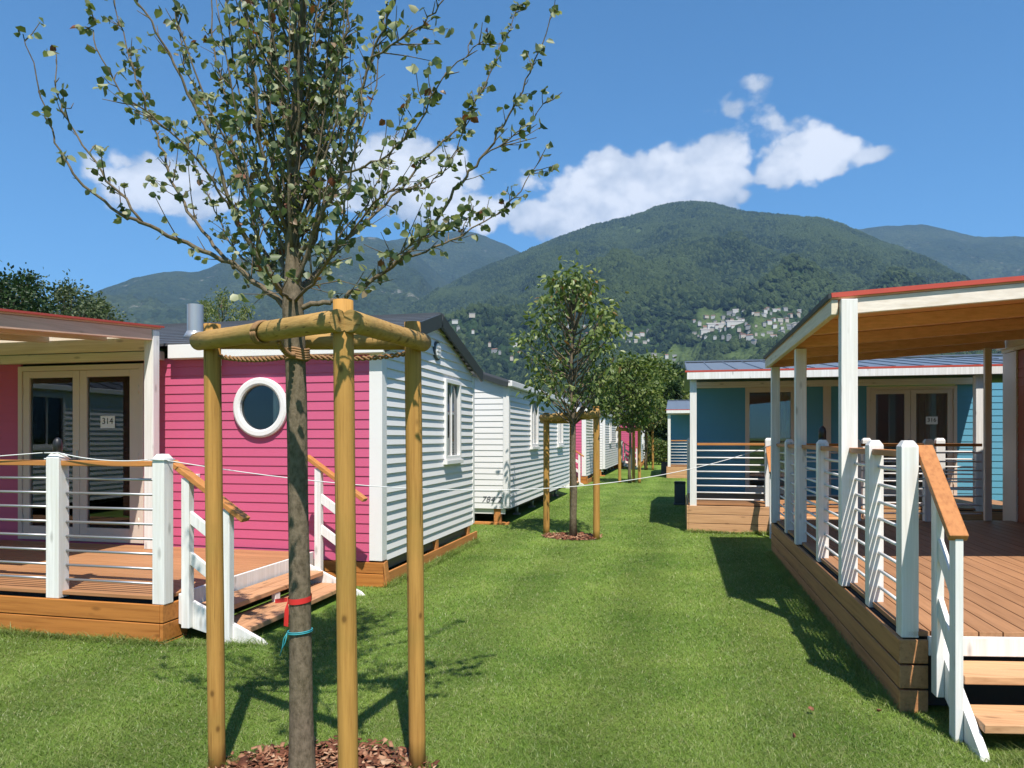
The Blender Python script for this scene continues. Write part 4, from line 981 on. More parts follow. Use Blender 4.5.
    # finer upright limbs filling the middle of the crown
    for k in range(34):
        z = random.uniform(2.3, 3.5); a = k * 2.39996; i = min(range(n), key=lambda q: abs(tpath[q].z - z)); p0 = tpath[i]
        L_ = random.uniform(.8, 1.5); out = random.uniform(.28, .62); hd = Vector((math.cos(a), math.sin(a), 0)); path = []
        for q in range(9):
            t_ = q / 8; path.append(p0 + hd * (out * L_ * (t_ - .35 * t_ * t_)) + Vector((0, 0, L_ * (.55 * t_ + .45 * t_ * t_))))
        B.append((wobble(path, .010), random.uniform(.006, .011), .0018, random.uniform(.4, .8)))
    # upper crown, above the frame
    for k in range(54):
        z = random.uniform(3.75, 5.0); a = k * 2.4; base = Vector(tpath[0]); 
        i = min(range(n), key=lambda q: abs(tpath[q].z - z)); p0 = tpath[i]
        L_ = random.uniform(.7, 1.3) * (1 - (z - 3.3) / 3.2); dr = Vector((math.cos(a), math.sin(a), random.uniform(1.0, 1.7))).normalized()
        path = wobble([p0 + dr * L_ * q / 6 + Vector((0, 0, .05 * (q / 6) ** 2)) for q in range(7)], .012); B.append((path, .009, .002, 1.2))
    bm_ = MB(); LP, LD = [], []
    def leafcluster(p, d, k):
        for _ in range(k):
            LP.append(p + Vector((random.gauss(0, .008),) * 3)); v = Vector((random.gauss(0, 1), random.gauss(0, 1), random.gauss(-.45, .7))) + d * .3; LD.append(v)
    for path, r0, r1, dens in B:
        m_ = len(path); bm_.tube(path, [r0 + (r1 - r0) * (q / (m_ - 1)) ** .75 for q in range(m_)], 7)
        L_ = sum((path[q + 1] - path[q]).length for q in range(m_ - 1))
        cnt = int(L_ / .030 * dens); 
        for _ in range(cnt):
            s = random.uniform(.13, 1.0); p, d = along(path, s)
            side = Vector((random.gauss(0, 1), random.gauss(0, 1), random.gauss(0, .6))); side = (side - d * side.dot(d)).normalized()
            dr = (d * random.uniform(.5, 1.3) + side + Vector((0, 0, .35))).normalized(); tl = random.choice([.03, .04, .06, .09, .14, .2]) * random.uniform(.7, 1.3) * (1.15 - .75 * s)
            q0 = p; q1 = p + dr * tl * .5; q2 = q1 + (dr + Vector((random.gauss(0, .2), random.gauss(0, .2), random.gauss(.1, .2)))) * tl * .5
            bm_.tube([q0, q1, q2], [.0030, .0022, .0014], 4, False)
            if random.random() < .80:
                leafcluster(q2, dr, random.choice([1, 2, 2, 3, 4]))
                if tl > .08: leafcluster(q1, dr, random.choice([1, 2, 2]))
        if random.random() < .9: leafcluster(path[-1], (path[-1] - path[-2]).normalized(), 3)
    bm_.build('branches', M['bark'], root)
    leaves_mesh('crown', LP, LD, .039, M['leaf_pear'], .80, root, .25)
    return root, P
pear, PT = near_tree()

# stakes and rails round the near tree
def stake_frame(label, pts, H, r, rails, rail_z, lean=(0, 0), over=.06):
    c = sum((Vector(p) for p in pts), Vector((0, 0))) / len(pts)
    root = thing('stake_frame', (c.x, c.y, 0), label, 'tree stakes', 'wooden stake frames round the young trees')
    tops = []
    for (x, y), h in zip(pts, H):
        m = MB(); path = [Vector((x + lean[0] * z, y + lean[1] * z, z)) for z in np.linspace(-.05, h, 12)]
        rr = [r * random.uniform(.975, 1.02) for _ in path]; m.tube(path, rr, 18, True)
        m.build('stake', M['stake'], root, 0)
        tops.append(lambda z, x=x, y=y: Vector((x + lean[0] * z, y + lean[1] * z, z)))
    for i, j, zi, zj, side, e0, e1 in rails:
        a = tops[i](zi); b = tops[j](zj); d = (b - a).normalized(); s = d.cross(Vector((0, 0, 1))).normalized() * side * (r * 1.3)
        a2 = a + s - d * e0; b2 = b + s + d * e1; m = MB()
        path = [a2.lerp(b2, q / 6) for q in range(7)]; m.tube(path, [r * random.uniform(1.04, 1.12) for _ in path], 18)
        m.build('cross_rail', M['stake_h'], root)
    return root
def wpt(u, d): p = FW * d + RT * ((u - 512) / 715 * d); return (p.x, p.y)
LN = RT * (-.011)
spts = [wpt(217, 3.43), wpt(349, 2.86), wpt(417.5, 3.46)]
near_stakes = stake_frame('tall greenish pine stakes with rails round the nearest tree', spts, (2.145, 2.15, 2.16), .0405,
    [(0, 1, 2.06, 2.06, 1, .035, .035), (1, 2, 2.06, 2.06, 1, .035, .005), (0, 2, 2.075, 2.075, -1, .04, .04)], 2.05, (LN.x, LN.y))
def tie(label, pts, r, mat, name='tree_tie', parent=None):
    m = MB(); m.tube(pts, r, 7); o = m.build(name, mat, parent)
    if label: tag(o, label, 'tree tie')
    return o
# brown fibre straps from the rails to the trunk, with a collar
tp = lambda z: PT(297.5, 438 - (z - 1.6) * 715 / 3.36)
strap_root = thing('tree_strap', tuple(tp(1.985)), 'brown fibre strap lashing the nearest trunk to its stake rails', 'tree tie')
cpt = tp(1.985); m = MB()
for k in range(5):
    zz = 1.97 + k * .011; rr = .052
    m.tube([cpt + Vector((rr * math.cos(a), rr * math.sin(a), zz - 1.985 + .004 * math.sin(3 * a))) for a in np.linspace(0, 2 * math.pi, 25)], .0065, 6)
m.build('collar', M['strap'], strap_root)
def twist(a, b, turns, rad, r=.006, sag=.02):
    m = MB()
    for ph in (0, math.pi):
        pts = []
        d = (b - a).normalized(); s = d.orthogonal().normalized(); u = d.cross(s)
        for q in range(61):
            t_ = q / 60; an = ph + turns * 2 * math.pi * t_; pts.append(a.lerp(b, t_) + (s * math.cos(an) + u * math.sin(an)) * rad + Vector((0, 0, -sag * 4 * t_ * (1 - t_))))
        m.tube(pts, r, 6)
    return m
S0, S1, S2 = (Vector((*p, 0)) + LN * 2 for p in spts)
def at_rail(i, j, t_, z): a = (S0, S1, S2)[i]; b = (S0, S1, S2)[j]; p = a.lerp(b, t_); return Vector((p.x, p.y, z))
e1 = at_rail(0, 1, .55, 2.02); e2 = S2 + Vector((0, 0, 2.015)); e3 = S0 + Vector((0, 0, 2.0))
for e in (e1, e2, e3):
    d = (e - cpt); d.z = 0; d.normalize(); twist(cpt + d * .05, e, 9 if e is not e1 else 6, .008).build('strap', M['strap'], strap_root)
dR = (S1 - S0).normalized(); sR = dR.cross(Vector((0, 0, 1))).normalized() * .0628; cR = S0.lerp(S1, .52) + sR + Vector((0, 0, 2.055)); m = MB()
for k in range(3):
    b_ = cR + dR * (k * .013 - .013); m.tube([b_ + (sR.normalized() * math.cos(a) + Vector((0, 0, 1)) * math.sin(a)) * .046 + dR * .012 * math.sin(a) for a in np.linspace(0, 2 * math.pi, 21)], .006, 6)
m.build('knot', M['strap'], strap_root)
# red ribbon and teal twine lower on the trunk
tz = lambda z: PT(300 - (z - .8) * 1.0, 438 - (z - 1.6) * 715 / 3.36)
rb = thing('ribbon', tuple(tz(.845)), 'red plastic ribbon tied round the nearest trunk with a hanging end', 'ribbon')
c0 = tz(.845); m = MB(); K = 28; vs = []
for k in range(K + 1):
    a = 2 * math.pi * k / K; tl = .006 * math.sin(a + .6)
    for dz in (-.013, .013): vs.append(c0 + Vector((.0545 * math.cos(a), .0545 * math.sin(a), dz + tl)))
m.add(vs, [(2 * k, 2 * k + 2, 2 * k + 3, 2 * k + 1) for k in range(K)], True); m.build('band', M['redtape'], rb)
m = MB(); a0 = c0 - RT * .055 - FW * .01
m.add([a0 + Vector((0, 0, .008)), a0 - RT * .06 + Vector((0, 0, .0)), a0 - RT * .058 + Vector((0, 0, -.02)), a0 + Vector((0, 0, -.012))], [(0, 1, 2, 3)])
m.add([a0 + Vector((0, 0, -.01)), a0 - RT * .012 + Vector((0, 0, -.05)) - FW * .008, a0 - RT * .018 + Vector((0, 0, -.125)), a0 + RT * .003 + Vector((0, 0, -.13)), a0 + RT * .006 + Vector((0, 0, -.04))], [(0, 1, 2, 3, 4)]); m.build('loose_end', M['redtape'], rb)
c1 = tz(.69); m = MB()
for dz in (0, .007): m.tube([c1 + Vector((.0555 * math.cos(a), .0555 * math.sin(a), dz + .004 * math.cos(a))) for a in np.linspace(0, 2 * math.pi, 25)], .0032, 5)
a1 = c1 - RT * .055 - FW * .012
m.tube([a1, a1 - RT * .018 + Vector((0, 0, -.03)), a1 - RT * .024 + Vector((0, 0, -.07)), a1 - RT * .036 + Vector((0, 0, -.11))], .0028, 5)
m.tube([a1, a1 - RT * .012 + Vector((0, 0, -.05)), a1 - RT * .03 + Vector((0, 0, -.085))], .0028, 5)
tag(m.build('twine', M['twine']), 'thin teal twine knotted round the nearest trunk below the red ribbon', 'twine')

# mulch rings
def mulch(cx, cy, rx, label, nchips, size):
    random.seed(int(nchips))
    K = 40; vs = [Vector((cx, cy, .02))]
    for k in range(K):
        a = 2 * math.pi * k / K; rr = rx * (1 + .12 * math.sin(3 * a + cx) + .07 * math.sin(7 * a)); vs.append(Vector((cx + rr * math.cos(a), cy + rr * .8 * math.sin(a), .006)))
    m = MB(); m.add(vs, [(0, 1 + k, 1 + (k + 1) % K) for k in range(K)], True); tag(m.build('mulch_bed', M['soil']), label, 'soil', kind='structure')
    V, F = [], []
    for q in range(nchips):
        a = random.uniform(0, 6.283); rr = rx * math.sqrt(random.random()) * random.uniform(.9, 1.12); c = Vector((cx + rr * math.cos(a), cy + rr * .8 * math.sin(a), .012 + .022 * random.random()))
        l = size * random.uniform(.5, 1.3); w = l * random.uniform(.3, .7); mt = Matrix.Rotation(random.uniform(0, 6.28), 3, 'Z') @ Matrix.Rotation(random.gauss(0, .45), 3, 'X') @ Matrix.Rotation(random.gauss(0, .35), 3, 'Y'); h = size * .08; b = len(V)
        for z in (0, h):
            for p in ((-l, -w * .7), (l * .8, -w), (l, w * .6), (-l * .7, w)): V.append(c + mt @ Vector((p[0] / 2, p[1] / 2, z)))
        for f in ((0, 1, 5, 4), (1, 2, 6, 5), (2, 3, 7, 6), (3, 0, 4, 7), (4, 5, 6, 7)): F.append([b + i for i in f])
    o = link('bark_chips', np_mesh('bark_chips', [tuple(v) for v in V], F, M['chips'])); tag(o, 'reddish bark chips mulching the tree foot', 'bark chips', kind='stuff')
mulch(-1.60, 2.98, .56, 'dark soil under the nearest staked tree', 2300, .042)
mulch(-1.68, 11.45, .45, 'dark soil under the second staked tree', 500, .06)

# ------------------------------------------------------------------ broadleaf trees
def leafy_tree(name, label, x, y, h0, h1, rad, leaf, n, mat, trunk_r, group=None, shape='egg', bark='bark_far', leaf_w=.55, clumps=60, cl_r=.28, droop=.3, fill=1.0, lean=0.0):
    """trunk with ascending limbs to each clump, leaves spread in uneven clumps"""
    root = thing(name, (x, y, 0), label, 'tree', group)
    top = Vector((x + lean, y, h1 * .96)); t0 = Vector((x, y, -.05)); m = MB()
    path = wobble([t0.lerp(top, q / 10) for q in range(11)], trunk_r * .35); m.tube(path, [trunk_r * (1.15 if q == 0 else 1) * (1 - .9 * (q / 10) ** 1.2) for q in range(11)], 10); m.build('trunk', M[bark], root)
    H = h1 - h0; C = []
    for k in range(clumps):
        s = (k + random.random()) / clumps
        if shape == 'egg': w = rad * (math.sin(math.pi * min(1, (.06 + s * .90)) ** .8)) ** .75
        elif shape == 'cone': w = rad * (1 - s * .85)
        else: w = rad * math.sqrt(max(0, 1 - (2 * s - .95) ** 2)) * 1.02
        a = k * 2.39996 + random.uniform(-.5, .5); q = math.sqrt(random.uniform(.12, 1.0)) * random.uniform(.85, 1.15)
        C.append(Vector((x + lean * s + w * q * math.cos(a), y + w * q * math.sin(a), h0 + H * s)))
    bm_ = MB(); P, D = [], []
    for c in C:
        s = max(.05, (c.z - h0) / H); zb = max(h0 * .82, c.z - random.uniform(.5, 1.1) * rad); b0 = Vector((x + lean * s, y, min(zb, h1 * .9)))
        md = b0.lerp(c, .55) + Vector((0, 0, -.08 * rad)); bm_.tube(smooth_path([b0, md, c], 3), [trunk_r * .3, trunk_r * .26, trunk_r * .22, trunk_r * .17, trunk_r * .13, trunk_r * .1, trunk_r * .06], 5, False)
        k = int(n / clumps * random.uniform(.55, 1.45) * fill); rr = cl_r * rad * random.uniform(.6, 1.3)
        g_ = rng.normal(size=(k, 3)) * rr * np.array([.62, .62, .55])
        P.append(np.array(c) + g_); D.append(g_ / rr + rng.normal(size=(k, 3)) * .6)
    bm_.build('branches', M[bark], root)
    leaves_mesh('crown', np.concatenate(P), np.concatenate(D), leaf, mat, leaf_w, root, droop)
    return root
G_ST = 'staked young trees along the lane'
# second staked tree: dense, drooping large leaves, open foot of the crown
leafy_tree('cherry_tree', 'leafy young tree with large drooping leaves tied in the second stakes', -1.65, 11.36, 2.2, 4.26, .84, .105, 2100, M['leaf_cherry'], .058, G_ST, 'egg', 'bark', .5, 85, .19, .9)
stake_frame('weathered stakes with one rail round the second lane tree', [(-2.15, 11.72), (-1.27, 11.30), (-1.77, 12.12)], (2.02, 2.10, 2.05), .052,
            [(0, 1, 1.94, 1.98, 1, .06, .08), (1, 2, 1.95, 1.95, -1, .05, .05), (0, 2, 1.9, 1.9, -1, .05, .05)], 1.95)
leafy_tree('cherry_tree', 'round-crowned young tree in the third stakes beyond the white cabin', -1.70, 25.6, 2.15, 4.35, 1.05, .15, 2600, M['leaf_mid'], .06, G_ST, 'egg', 'bark', .55, 90, .22, .6)
stake_frame('pine stakes round the third lane tree', [(-2.05, 25.55), (-1.37, 25.75), (-1.6, 26.2)], (2.0, 2.02, 2.0), .055, [(0, 1, 1.9, 1.93, 1, .06, .06), (1, 2, 1.9, 1.9, -1, .05, .05), (0, 2, 1.9, 1.9, -1, .05, .05)], 1.9)
leafy_tree('cherry_tree', 'small young tree in the farthest stakes before the hedge', -1.62, 36.2, 2.2, 4.7, 1.2, .17, 2000, M['leaf_mid'], .06, G_ST, 'egg', 'bark', .55, 80, .22, .6)
stake_frame('pine stakes round the farthest lane tree', [(-1.95, 36.1), (-1.28, 36.4), (-1.6, 36.8)], (2.3, 2.35, 2.3), .06, [(0, 1, 2.2, 2.24, 1, .06, .06), (1, 2, 2.2, 2.2, -1, .05, .05), (0, 2, 2.2, 2.2, -1, .05, .05)], 2.2)

def wp(u, d): p = FW * d + RT * ((u - 512) / 715 * d); return p.x, p.y
def zat(v, d): return 1.6 + (438 - v) / 715 * d
# background trees behind the first cabin
G_BK = 'tall trees behind the left cabins'
for (u, d, vt, rad, mat, lab, shp, n) in (
    (2, 36, 277, 2.4, 'leaf_dark', 'dark dense tree at the left edge behind the pink cabin porch', 'round', 9000),
    (27, 38, 273, 2.0, 'leaf_dark', 'dark pointed tree just right of the leftmost dense tree', 'egg', 8000),
    (68, 41, 285, 2.5, 'leaf_grey', 'grey-green willow-like tree beside the dark trees', 'round', 10000),
    (98, 43, 299, 1.9, 'leaf_grey', 'lower grey-green bush-like tree right of the willow-like one', 'round', 7000),
    (-35, 37, 276, 2.4, 'leaf_dark', 'dark tree partly beyond the left edge', 'round', 7000)):
    x, y = wp(u, d); leafy_tree('broadleaf_tree', lab, x, y, 1.6, zat(vt, d) - .2, rad, .19, n, M[mat], .22, G_BK, shp, clumps=150, cl_r=.22)
for (u, d, vt, rad, lab) in ((222, 31, 292, 1.05, 'thin yellow-green birch-like tree behind the flue'), (206, 33, 300, .9, 'lower yellow-green tree close behind the flue'), (246, 32, 306, .7, 'small yellow-green tree right of the birch-like one')):
    x, y = wp(u, d); leafy_tree('birch_tree', lab, x, y, 3.0, zat(vt, d), rad, .13, 2300, M['leaf_yellow'], .07, G_BK, 'egg', clumps=60, cl_r=.24, droop=.8, leaf_w=.45)
# trees and hedge closing the lane
G_EN = 'trees closing the end of the lane'
for (u, d, vt, vb, rad, mat, lab, n) in (
    (652, 52, 366, 425, 2.5, 'leaf_mid', 'broad green tree above the hedge at the end of the lane', 9000),
    (676, 56, 372, 425, 2.2, 'leaf_dark', 'dark evergreen tree beside the farther teal cabin roof', 7000),
    (632, 60, 368, 425, 2.2, 'leaf_mid', 'mid green tree behind the third staked tree', 7000),
    (608, 64, 372, 425, 2.2, 'leaf_dark', 'dark tree behind the far white cabin', 6000),
    (664, 48, 398, 430, 1.5, 'leaf_dark', 'low dark bushy tree over the hedge', 6000),
    (648, 60, 384, 432, 2.6, 'leaf_dark', 'dark wide tree shading the end of the lane', 7000),
    (700, 60, 378, 430, 2.6, 'leaf_dark', 'dark tree behind the farther teal cabin', 5000)):
    x, y = wp(u, d); leafy_tree('broadleaf_tree', lab, x, y, max(.6, zat(vb, d) * .6), zat(vt, d), rad, .30, n, M[mat], .16, G_EN, 'round', clumps=100, cl_r=.26)
def palm(x, y, h):
    root = thing('palm_tree', (x, y, 0), 'dark fan palm with drooping dead fronds standing by the hedge', 'palm')
    m = MB(); m.tube([(x, y, 0), (x + .03, y, h * .5), (x, y, h)], [.16, .14, .15], 12); m.build('trunk', M['bark_far'], root)
    P, D = [], []
    for k in range(150):
        a = k * 2.4; e = random.uniform(-1.0, .9); dr = Vector((math.cos(a) * math.cos(e), math.sin(a) * math.cos(e), math.sin(e))); c = Vector((x, y, h)) + dr * random.uniform(.35, .75)
        for j in range(9): P.append(c); D.append(dr + Vector((random.gauss(0, .5), random.gauss(0, .5), random.gauss(-.15, .4))))
    leaves_mesh('crown', P, D, .45, M['leaf_dark'], .14, root, .4); return root
for tx, ty in ((-23, -9), (-20, 1), (-27, -3)): leafy_tree('broadleaf_tree', 'dark tree beyond the left edge behind the neighbouring white cabin', tx, ty, 1.2, 8.5, 3.4, .34, 4500, M['leaf_dark'], .25, 'trees outside the left edge', 'round', clumps=80, cl_r=.3)
x, y = wp(668.5, 47); palm(x, y, zat(392, 47))
def hedge():
    x0, x1, y0, y1, h = -2.0, 5.5, 43.0, 44.2, 1.55
    root = thing('hedge', ((x0 + x1) / 2, y0, 0), 'clipped green hedge across the end of the lane', 'hedge')
    n = 9000; P = np.stack([rng.uniform(x0, x1, n), rng.uniform(y0, y1, n), rng.uniform(.05, 1, n) ** .8 * (h)], -1); P[:, 2] *= 1 + .1 * np.sin(P[:, 0] * 2.3)
    leaves_mesh('foliage', P, rng.normal(size=(n, 3)), .14, M['leaf_hedge'], .6, root)
    m = MB()
    for k in range(14): xx = x0 + (x1 - x0) * (k + .5) / 14; m.tube([(xx, 43.6, 0), (xx, 43.6, 1.1)], .03, 6)
    m.build('stems', M['bark_far'], root)
hedge()

# ------------------------------------------------------------------ slack white cord across the lane
def cord():
    m = MB()
    def sag(a, b, s, n=40):
        a = Vector(a); b = Vector(b); return [a.lerp(b, q / n) + Vector((0, 0, -4 * s * (q / n) * (1 - q / n))) for q in range(n + 1)]
    pR = SK(Vector((1.23, 10.34, 1.50)))
    m.tube(sag((-3.882, 4.81, 1.425), pR, .40), .0042, 6, False)
    m.tube(sag((-4.86, 4.775, 1.48), (-4.02, 4.772, 1.43), .03), .0042, 6, False)
    m.tube(sag((-5.93, 4.775, 1.42), (-5.02, 4.775, 1.48), -.0), .0042, 6, False)
    for c, w in ((-3.94, .058), (-4.935, .067)): m.tube([(c - w, 4.774, 1.432 if c > -4.5 else 1.48), (c + w, 4.774, 1.432 if c > -4.5 else 1.48), (c + w, 4.896, 1.43), (c - w, 4.896, 1.43), (c - w, 4.774, 1.432)], .0055, 6)
    tag(m.build('boundary_cord', M['cord']), 'slack white cord strung across the lane from left deck post to right porch post', 'cord')
cord()

# ------------------------------------------------------------------ hillside village and forest cover
def village():
    walls = [MT('village_white').fin((.50, .48, .45), .8), MT('village_cream').fin((.42, .37, .31), .8), MT('village_grey').fin((.30, .29, .28), .8)]
    roofs = [MT('village_tile').fin((.22, .11, .075), .8), MT('village_slate').fin((.16, .155, .15), .8), MT('village_pale_roof').fin((.33, .31, .29), .8)]
    protos = []
    for wi, wn in enumerate(('white', 'cream', 'grey')):
        for ri, rn in enumerate(('brown tiled', 'dark slate', 'pale')):
            m = MB(); m.box(-6, 6, -4.5, 4.5, -5, 6); me_f = len(m.f)
            m.add([(-6.6, -5.1, 5.9), (6.6, -5.1, 5.9), (6.6, 5.1, 5.9), (-6.6, 5.1, 5.9), (-6.6, 0, 8.6), (6.6, 0, 8.6)], [(0, 1, 5, 4), (2, 3, 4, 5), (1, 2, 5), (3, 0, 4), (3, 2, 1, 0)])
            o = m.build('village_house', walls[wi]); o.data.materials.append(roofs[ri])
            for p in o.data.polygons:
                if p.index >= me_f: p.material_index = 1
            protos.append((o.data, f'tiny {wn} village house with {rn} roof on the wooded mountainside')); bpy.data.objects.remove(o)
    zones = [(105, 694, 752, 317, 340), (100, 752, 800, 309, 345), (14, 618, 650, 331, 345), (5, 486, 520, 340, 364), (7, 652, 675, 353, 362), (8, 725, 745, 312, 320), (5, 560, 620, 322, 345), (4, 455, 500, 308, 345)]
    spots = []
    for n, u0, u1, v0, v1 in zones:
        k = 0; tries = 0
        while k < n and tries < n * 30:
            tries += 1; u = random.uniform(u0, u1); v = random.triangular(v0, v1, (v0 + v1) / 2)
            if u0 == 752 and v > 352 - (u - 752) * .55: continue
            h = main_r.hit(u, v)
            if h is None: continue
            if any((h[0] - q[0]) ** 2 + (h[1] - q[1]) ** 2 < 13 ** 2 for q in spots): continue
            spots.append(h); me, lab = random.choices(protos, [4, 2, 3, 3, 2, 1, 2, 2, 1])[0]
            o = link('village_house', me); o.location = h; o.rotation_euler.z = random.uniform(-.6, .6) + random.choice([0, math.pi / 2]); s = random.uniform(.38, .78); o.scale = (s * random.uniform(.8, 1.5), s, s * random.uniform(.8, 1.3))
            tag(o, lab, 'house', 'village houses on the mountainside'); k += 1
    # long pale building in the middle of the village
    for (u, v, sx) in ((718, 327, 3.2), (735, 325, 2.4), (708, 333, 2.2)):
        h = main_r.hit(u, v); o = link('village_house', protos[2][0]); o.location = h; o.scale = (sx, .9, .9); o.rotation_euler.z = .15; spots.append(h)
        tag(o, 'long pale building with flat-looking roof in the middle of the mountainside village', 'building', 'large village buildings')
    return spots
VSP = np.array(village())
def forest():
    def scatter(ridge, n, az0, az1, q0, q1, seed):
        az = rng.uniform(az0, az1, n); r = np.sqrt(rng.uniform(q0 ** 2, q1 ** 2, n)); h = ridge.height(az, r); return np.stack([r * np.sin(az), r * np.cos(az), h], -1)
    a = scatter(main_r, 150000, pix_dir(380, 0)[0], pix_dir(1090, 0)[0], 880, 3010, 1)
    keep = np.ones(len(a), bool); keep &= meadow_fac(a) < .25
    d = np.full(len(a), 1e9)
    for q in VSP: d = np.minimum(d, np.hypot(a[:, 0] - q[0], a[:, 1] - q[1]))
    front = np.full(len(a), False)
    keep &= (d > 11) & ((d > 30) | (rng.random(len(a)) < .6))
    a = a[keep]
    me = bpy.data.meshes.new('forest'); me.vertices.add(len(a)); me.vertices.foreach_set('co', a.astype(np.float32).ravel()); me.update()
    o = link('forest', me); tag(o, 'dense broadleaf forest covering the broad mountain', 'forest', kind='stuff')
    t = MT('forest_crown'); p = t.pos(); oi = t.n("ShaderNodeObjectInfo"); big = t.noise(p, .004, 5, .6)
    c = t.ramp(oi.outputs['Random'], [(0, (.009, .019, .009)), (.55, (.023, .040, .016)), (1, (.060, .083, .031))])
    c = t.mix(t.ramp(big, [(.44, (0, 0, 0)), (.58, (.75, .75, .75))]), c, (.056, .080, .027)); t.bump(t.noise(p, .45, 3), .9, 3.0); t.fin(c, .9, .1)
    ng = bpy.data.node_groups.new('forest', 'GeometryNodeTree'); ng.interface.new_socket('Geometry', in_out='INPUT', socket_type='NodeSocketGeometry'); ng.interface.new_socket('Geometry', in_out='OUTPUT', socket_type='NodeSocketGeometry')
    N, L = ng.nodes, ng.links; gi = N.new('NodeGroupInput'); go = N.new('NodeGroupOutput')
    ico = N.new('GeometryNodeMeshIcoSphere'); ico.inputs['Radius'].default_value = 1.0; ico.inputs['Subdivisions'].default_value = 2
    sp = N.new('GeometryNodeSetPosition'); nz = N.new('ShaderNodeTexNoise'); nz.inputs['Scale'].default_value = 1.6
    vm = N.new('ShaderNodeVectorMath'); vm.operation = 'SUBTRACT'; vm.inputs[1].default_value = (.5, .5, .5); vs = N.new('ShaderNodeVectorMath'); vs.operation = 'SCALE'; vs.inputs['Scale'].default_value = 1.1
    L.new(nz.outputs['Color'], vm.inputs[0]); L.new(vm.outputs[0], vs.inputs[0]); L.new(ico.outputs[0], sp.inputs['Geometry']); L.new(vs.outputs[0], sp.inputs['Offset'])
    sm = N.new('GeometryNodeSetMaterial'); sm.inputs['Material'].default_value = t.m; L.new(sp.outputs[0], sm.inputs['Geometry'])
    ip = N.new('GeometryNodeInstanceOnPoints'); L.new(gi.outputs[0], ip.inputs['Points']); L.new(sm.outputs[0], ip.inputs['Instance'])
    r1 = N.new('FunctionNodeRandomValue'); r1.data_type = 'FLOAT_VECTOR'; r1.inputs[0].default_value = (3.5, 3.5, 4.0); r1.inputs[1].default_value = (9.0, 9.0, 11.0); L.new(r1.outputs[0], ip.inputs['Scale'])
    r2 = N.new('FunctionNodeRandomValue'); r2.data_type = 'FLOAT_VECTOR'; r2.inputs[0].default_value = (0, 0, 0); r2.inputs[1].default_value = (.4, .4, 6.28); L.new(r2.outputs[0], ip.inputs['Rotation'])
    L.new(ip.outputs[0], go.inputs[0]); md = o.modifiers.new('cover', 'NODES'); md.node_group = ng
forest()

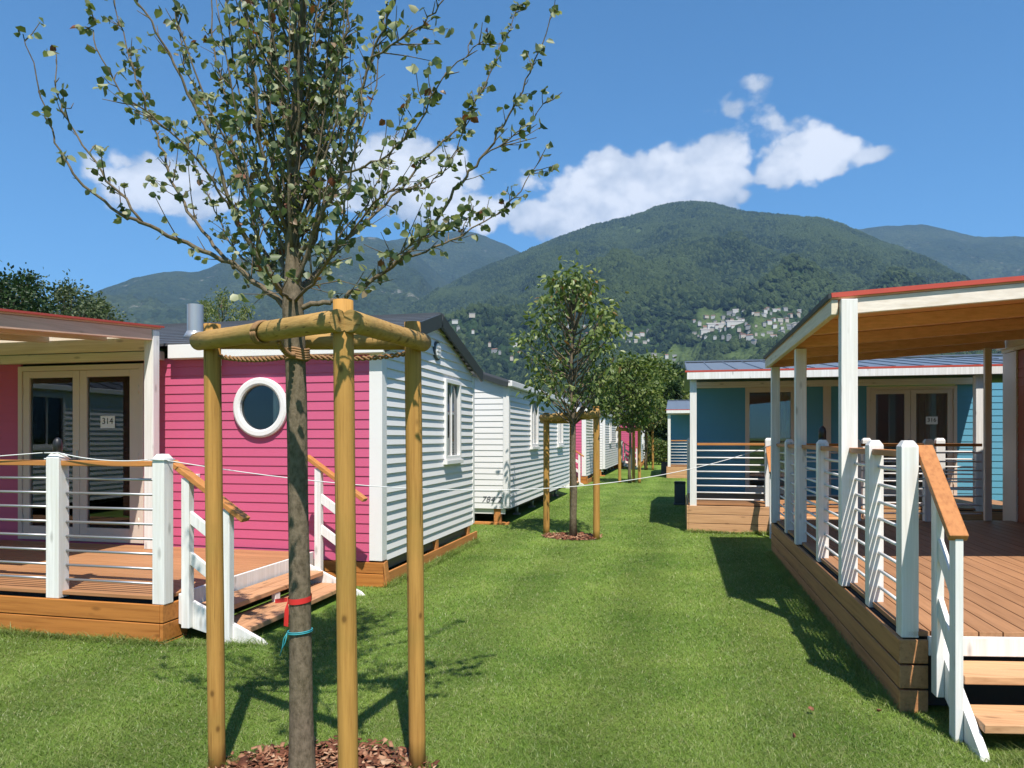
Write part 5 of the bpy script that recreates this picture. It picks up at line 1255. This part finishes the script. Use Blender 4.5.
# ------------------------------------------------------------------ grass blades on the near lawn
def grass():
    def sample(n, d0, d1):
        # even in depth x bearing, thinning outwards
        d = np.exp(rng.uniform(math.log(d0), math.log(d1), n)); b = rng.uniform(-.92, .92, n) * d
        return np.array(FW)[None, :2] * d[:, None] + np.array(RT)[None, :2] * b[:, None]
    XY = sample(950000, 2.6, 32)
    x, y = XY[:, 0], XY[:, 1]; ysk = y - KS * (x - 1.28)
    bad = (x < -3.90) & (y > 4.78) | (x < -3.06) & (y > 7.13) & (y < 10.75) | (x < -3.05) & (y > 12.85) | (x > -3.9) & (x < -3.2) & (y > 5.0) & (y < 6.72)
    bad |= (x > 1.25) & (ysk > 4.57) | (x > .14) & (y > 12.49) | (x > 1.5) & (ysk > 4.1)
    rm = np.hypot(x + 1.60, (y - 2.98) / .8); bad |= rm < .56 * rng.uniform(.82, 1.05, len(x)); rm = np.hypot(x + 1.68, (y - 11.45) / .8); bad |= rm < .45
    x, y = x[~bad], y[~bad]; n0 = len(x)
    # longer uncut tufts against the decks, plinths, steps and stakes
    def edge(p, q, k, w):
        t_ = rng.random(k); o_ = np.abs(rng.normal(0, w, k)); p = np.array(p); q = np.array(q); d = (q - p) / np.linalg.norm(q - p); nn = np.array([d[1], -d[0]])
        return p[None] + (q - p)[None] * t_[:, None] + nn[None] * o_[:, None]
    E_ = [edge((-8, 4.765), (-3.88, 4.765), 5000, .035), edge((-3.87, 4.78), (-3.1, 4.93), 500, .03), edge((-3.06, 7.12), (-3.06, 10.7), 3500, .04), edge((1.24, 10.4), (1.24, 4.57), 6500, .035), edge((.12, 12.48), (1.5, 12.48), 1200, .04), edge((1.5, 3.98), (3.2, 4.2), 1200, .04)]
    for sx, sy in spts: E_.append(np.array([sx, sy])[None] + rng.normal(0, .045, (130, 2)))
    E_ = np.concatenate(E_); x = np.concatenate([x, E_[:, 0]]); y = np.concatenate([y, E_[:, 1]])
    n = len(x); dist = np.hypot(x, y)
    h = rng.uniform(.010, .025, n) * (1 + .25 * np.sin(x * 5.6)); w = np.clip(.0008 + .00062 * dist, .0020, .010) * rng.uniform(.7, 1.3, n)
    a = rng.uniform(0, 2 * np.pi, n); h[n0:] *= rng.uniform(1.5, 3.6, n - n0); lean = rng.normal(0, 1.0, (n, 2)) * h[:, None]; stripe = np.sign(np.sin(x * 2.8))
    lean[:, 1] += np.sin(x * 2.8) * .003
    s = np.stack([np.cos(a), np.sin(a)], -1) * w[:, None] / 2
    z0 = np.zeros(n); B0 = np.stack([x - s[:, 0], y - s[:, 1], z0], -1); B1 = np.stack([x + s[:, 0], y + s[:, 1], z0], -1)
    Mx, My = x + lean[:, 0] * .35, y + lean[:, 1] * .35; M0 = np.stack([Mx - s[:, 0] * .75, My - s[:, 1] * .75, h * .6], -1); M1 = np.stack([Mx + s[:, 0] * .75, My + s[:, 1] * .75, h * .6], -1)
    T = np.stack([x + lean[:, 0], y + lean[:, 1], h], -1); T2 = T + np.stack([s[:, 0] * .15, s[:, 1] * .15, z0], -1)
    V = np.stack([B0, B1, M1, M0, T2, T], 1).reshape(-1, 3); k = np.arange(n)[:, None] * 6
    F = np.concatenate([k + np.array([[0, 1, 2, 3]]), k + np.array([[3, 2, 4, 5]])], 0)
    tag(link('grass', np_mesh('grass', V, F, M['blade'])), 'short mown green grass of the lane lawn', 'grass', kind='stuff')
grass()
# a few fallen leaves on the lawn
for i, (u, v, lab) in enumerate(((814, 709, 'curled brown fallen leaf lying mid-lawn before the right deck'), (876, 711, 'small brown fallen leaf lying close to the right deck corner'), (796, 738, 'brown fallen leaf lying on the lawn in the foreground'))):
    d = 1.57 * 715 / (v - 438); x, y = wp(u, d)
    o = leaves_mesh('fallen_leaf', [(x, y, .036)], [(random.gauss(0, 1), random.gauss(0, 1), .1)], .038, M['chips'], .7); so_ = o.modifiers.new('thick', 'SOLIDIFY'); so_.thickness = .001
    tag(o, lab, 'leaf', 'fallen leaves on the lawn')

# ------------------------------------------------------------------ air
def haze():
    m = MB(); m.box(-9500, 9500, -9500, 9500, -1.0, 1950); o = m.build('haze', None or bpy.data.materials.new('haze_air')); tag(o, 'thin blue summer haze over the valley', 'haze', kind='stuff')
    mt = o.data.materials[0]; mt.use_nodes = True; N = mt.node_tree.nodes; N.clear(); out = N.new("ShaderNodeOutputMaterial"); v = N.new("ShaderNodeVolumePrincipled")
    v.inputs['Color'].default_value = (.34, .60, 1.0, 1); v.inputs['Density'].default_value = .000085; v.inputs['Anisotropy'].default_value = .0
    mt.node_tree.links.new(v.outputs[0], out.inputs['Volume'])
haze()
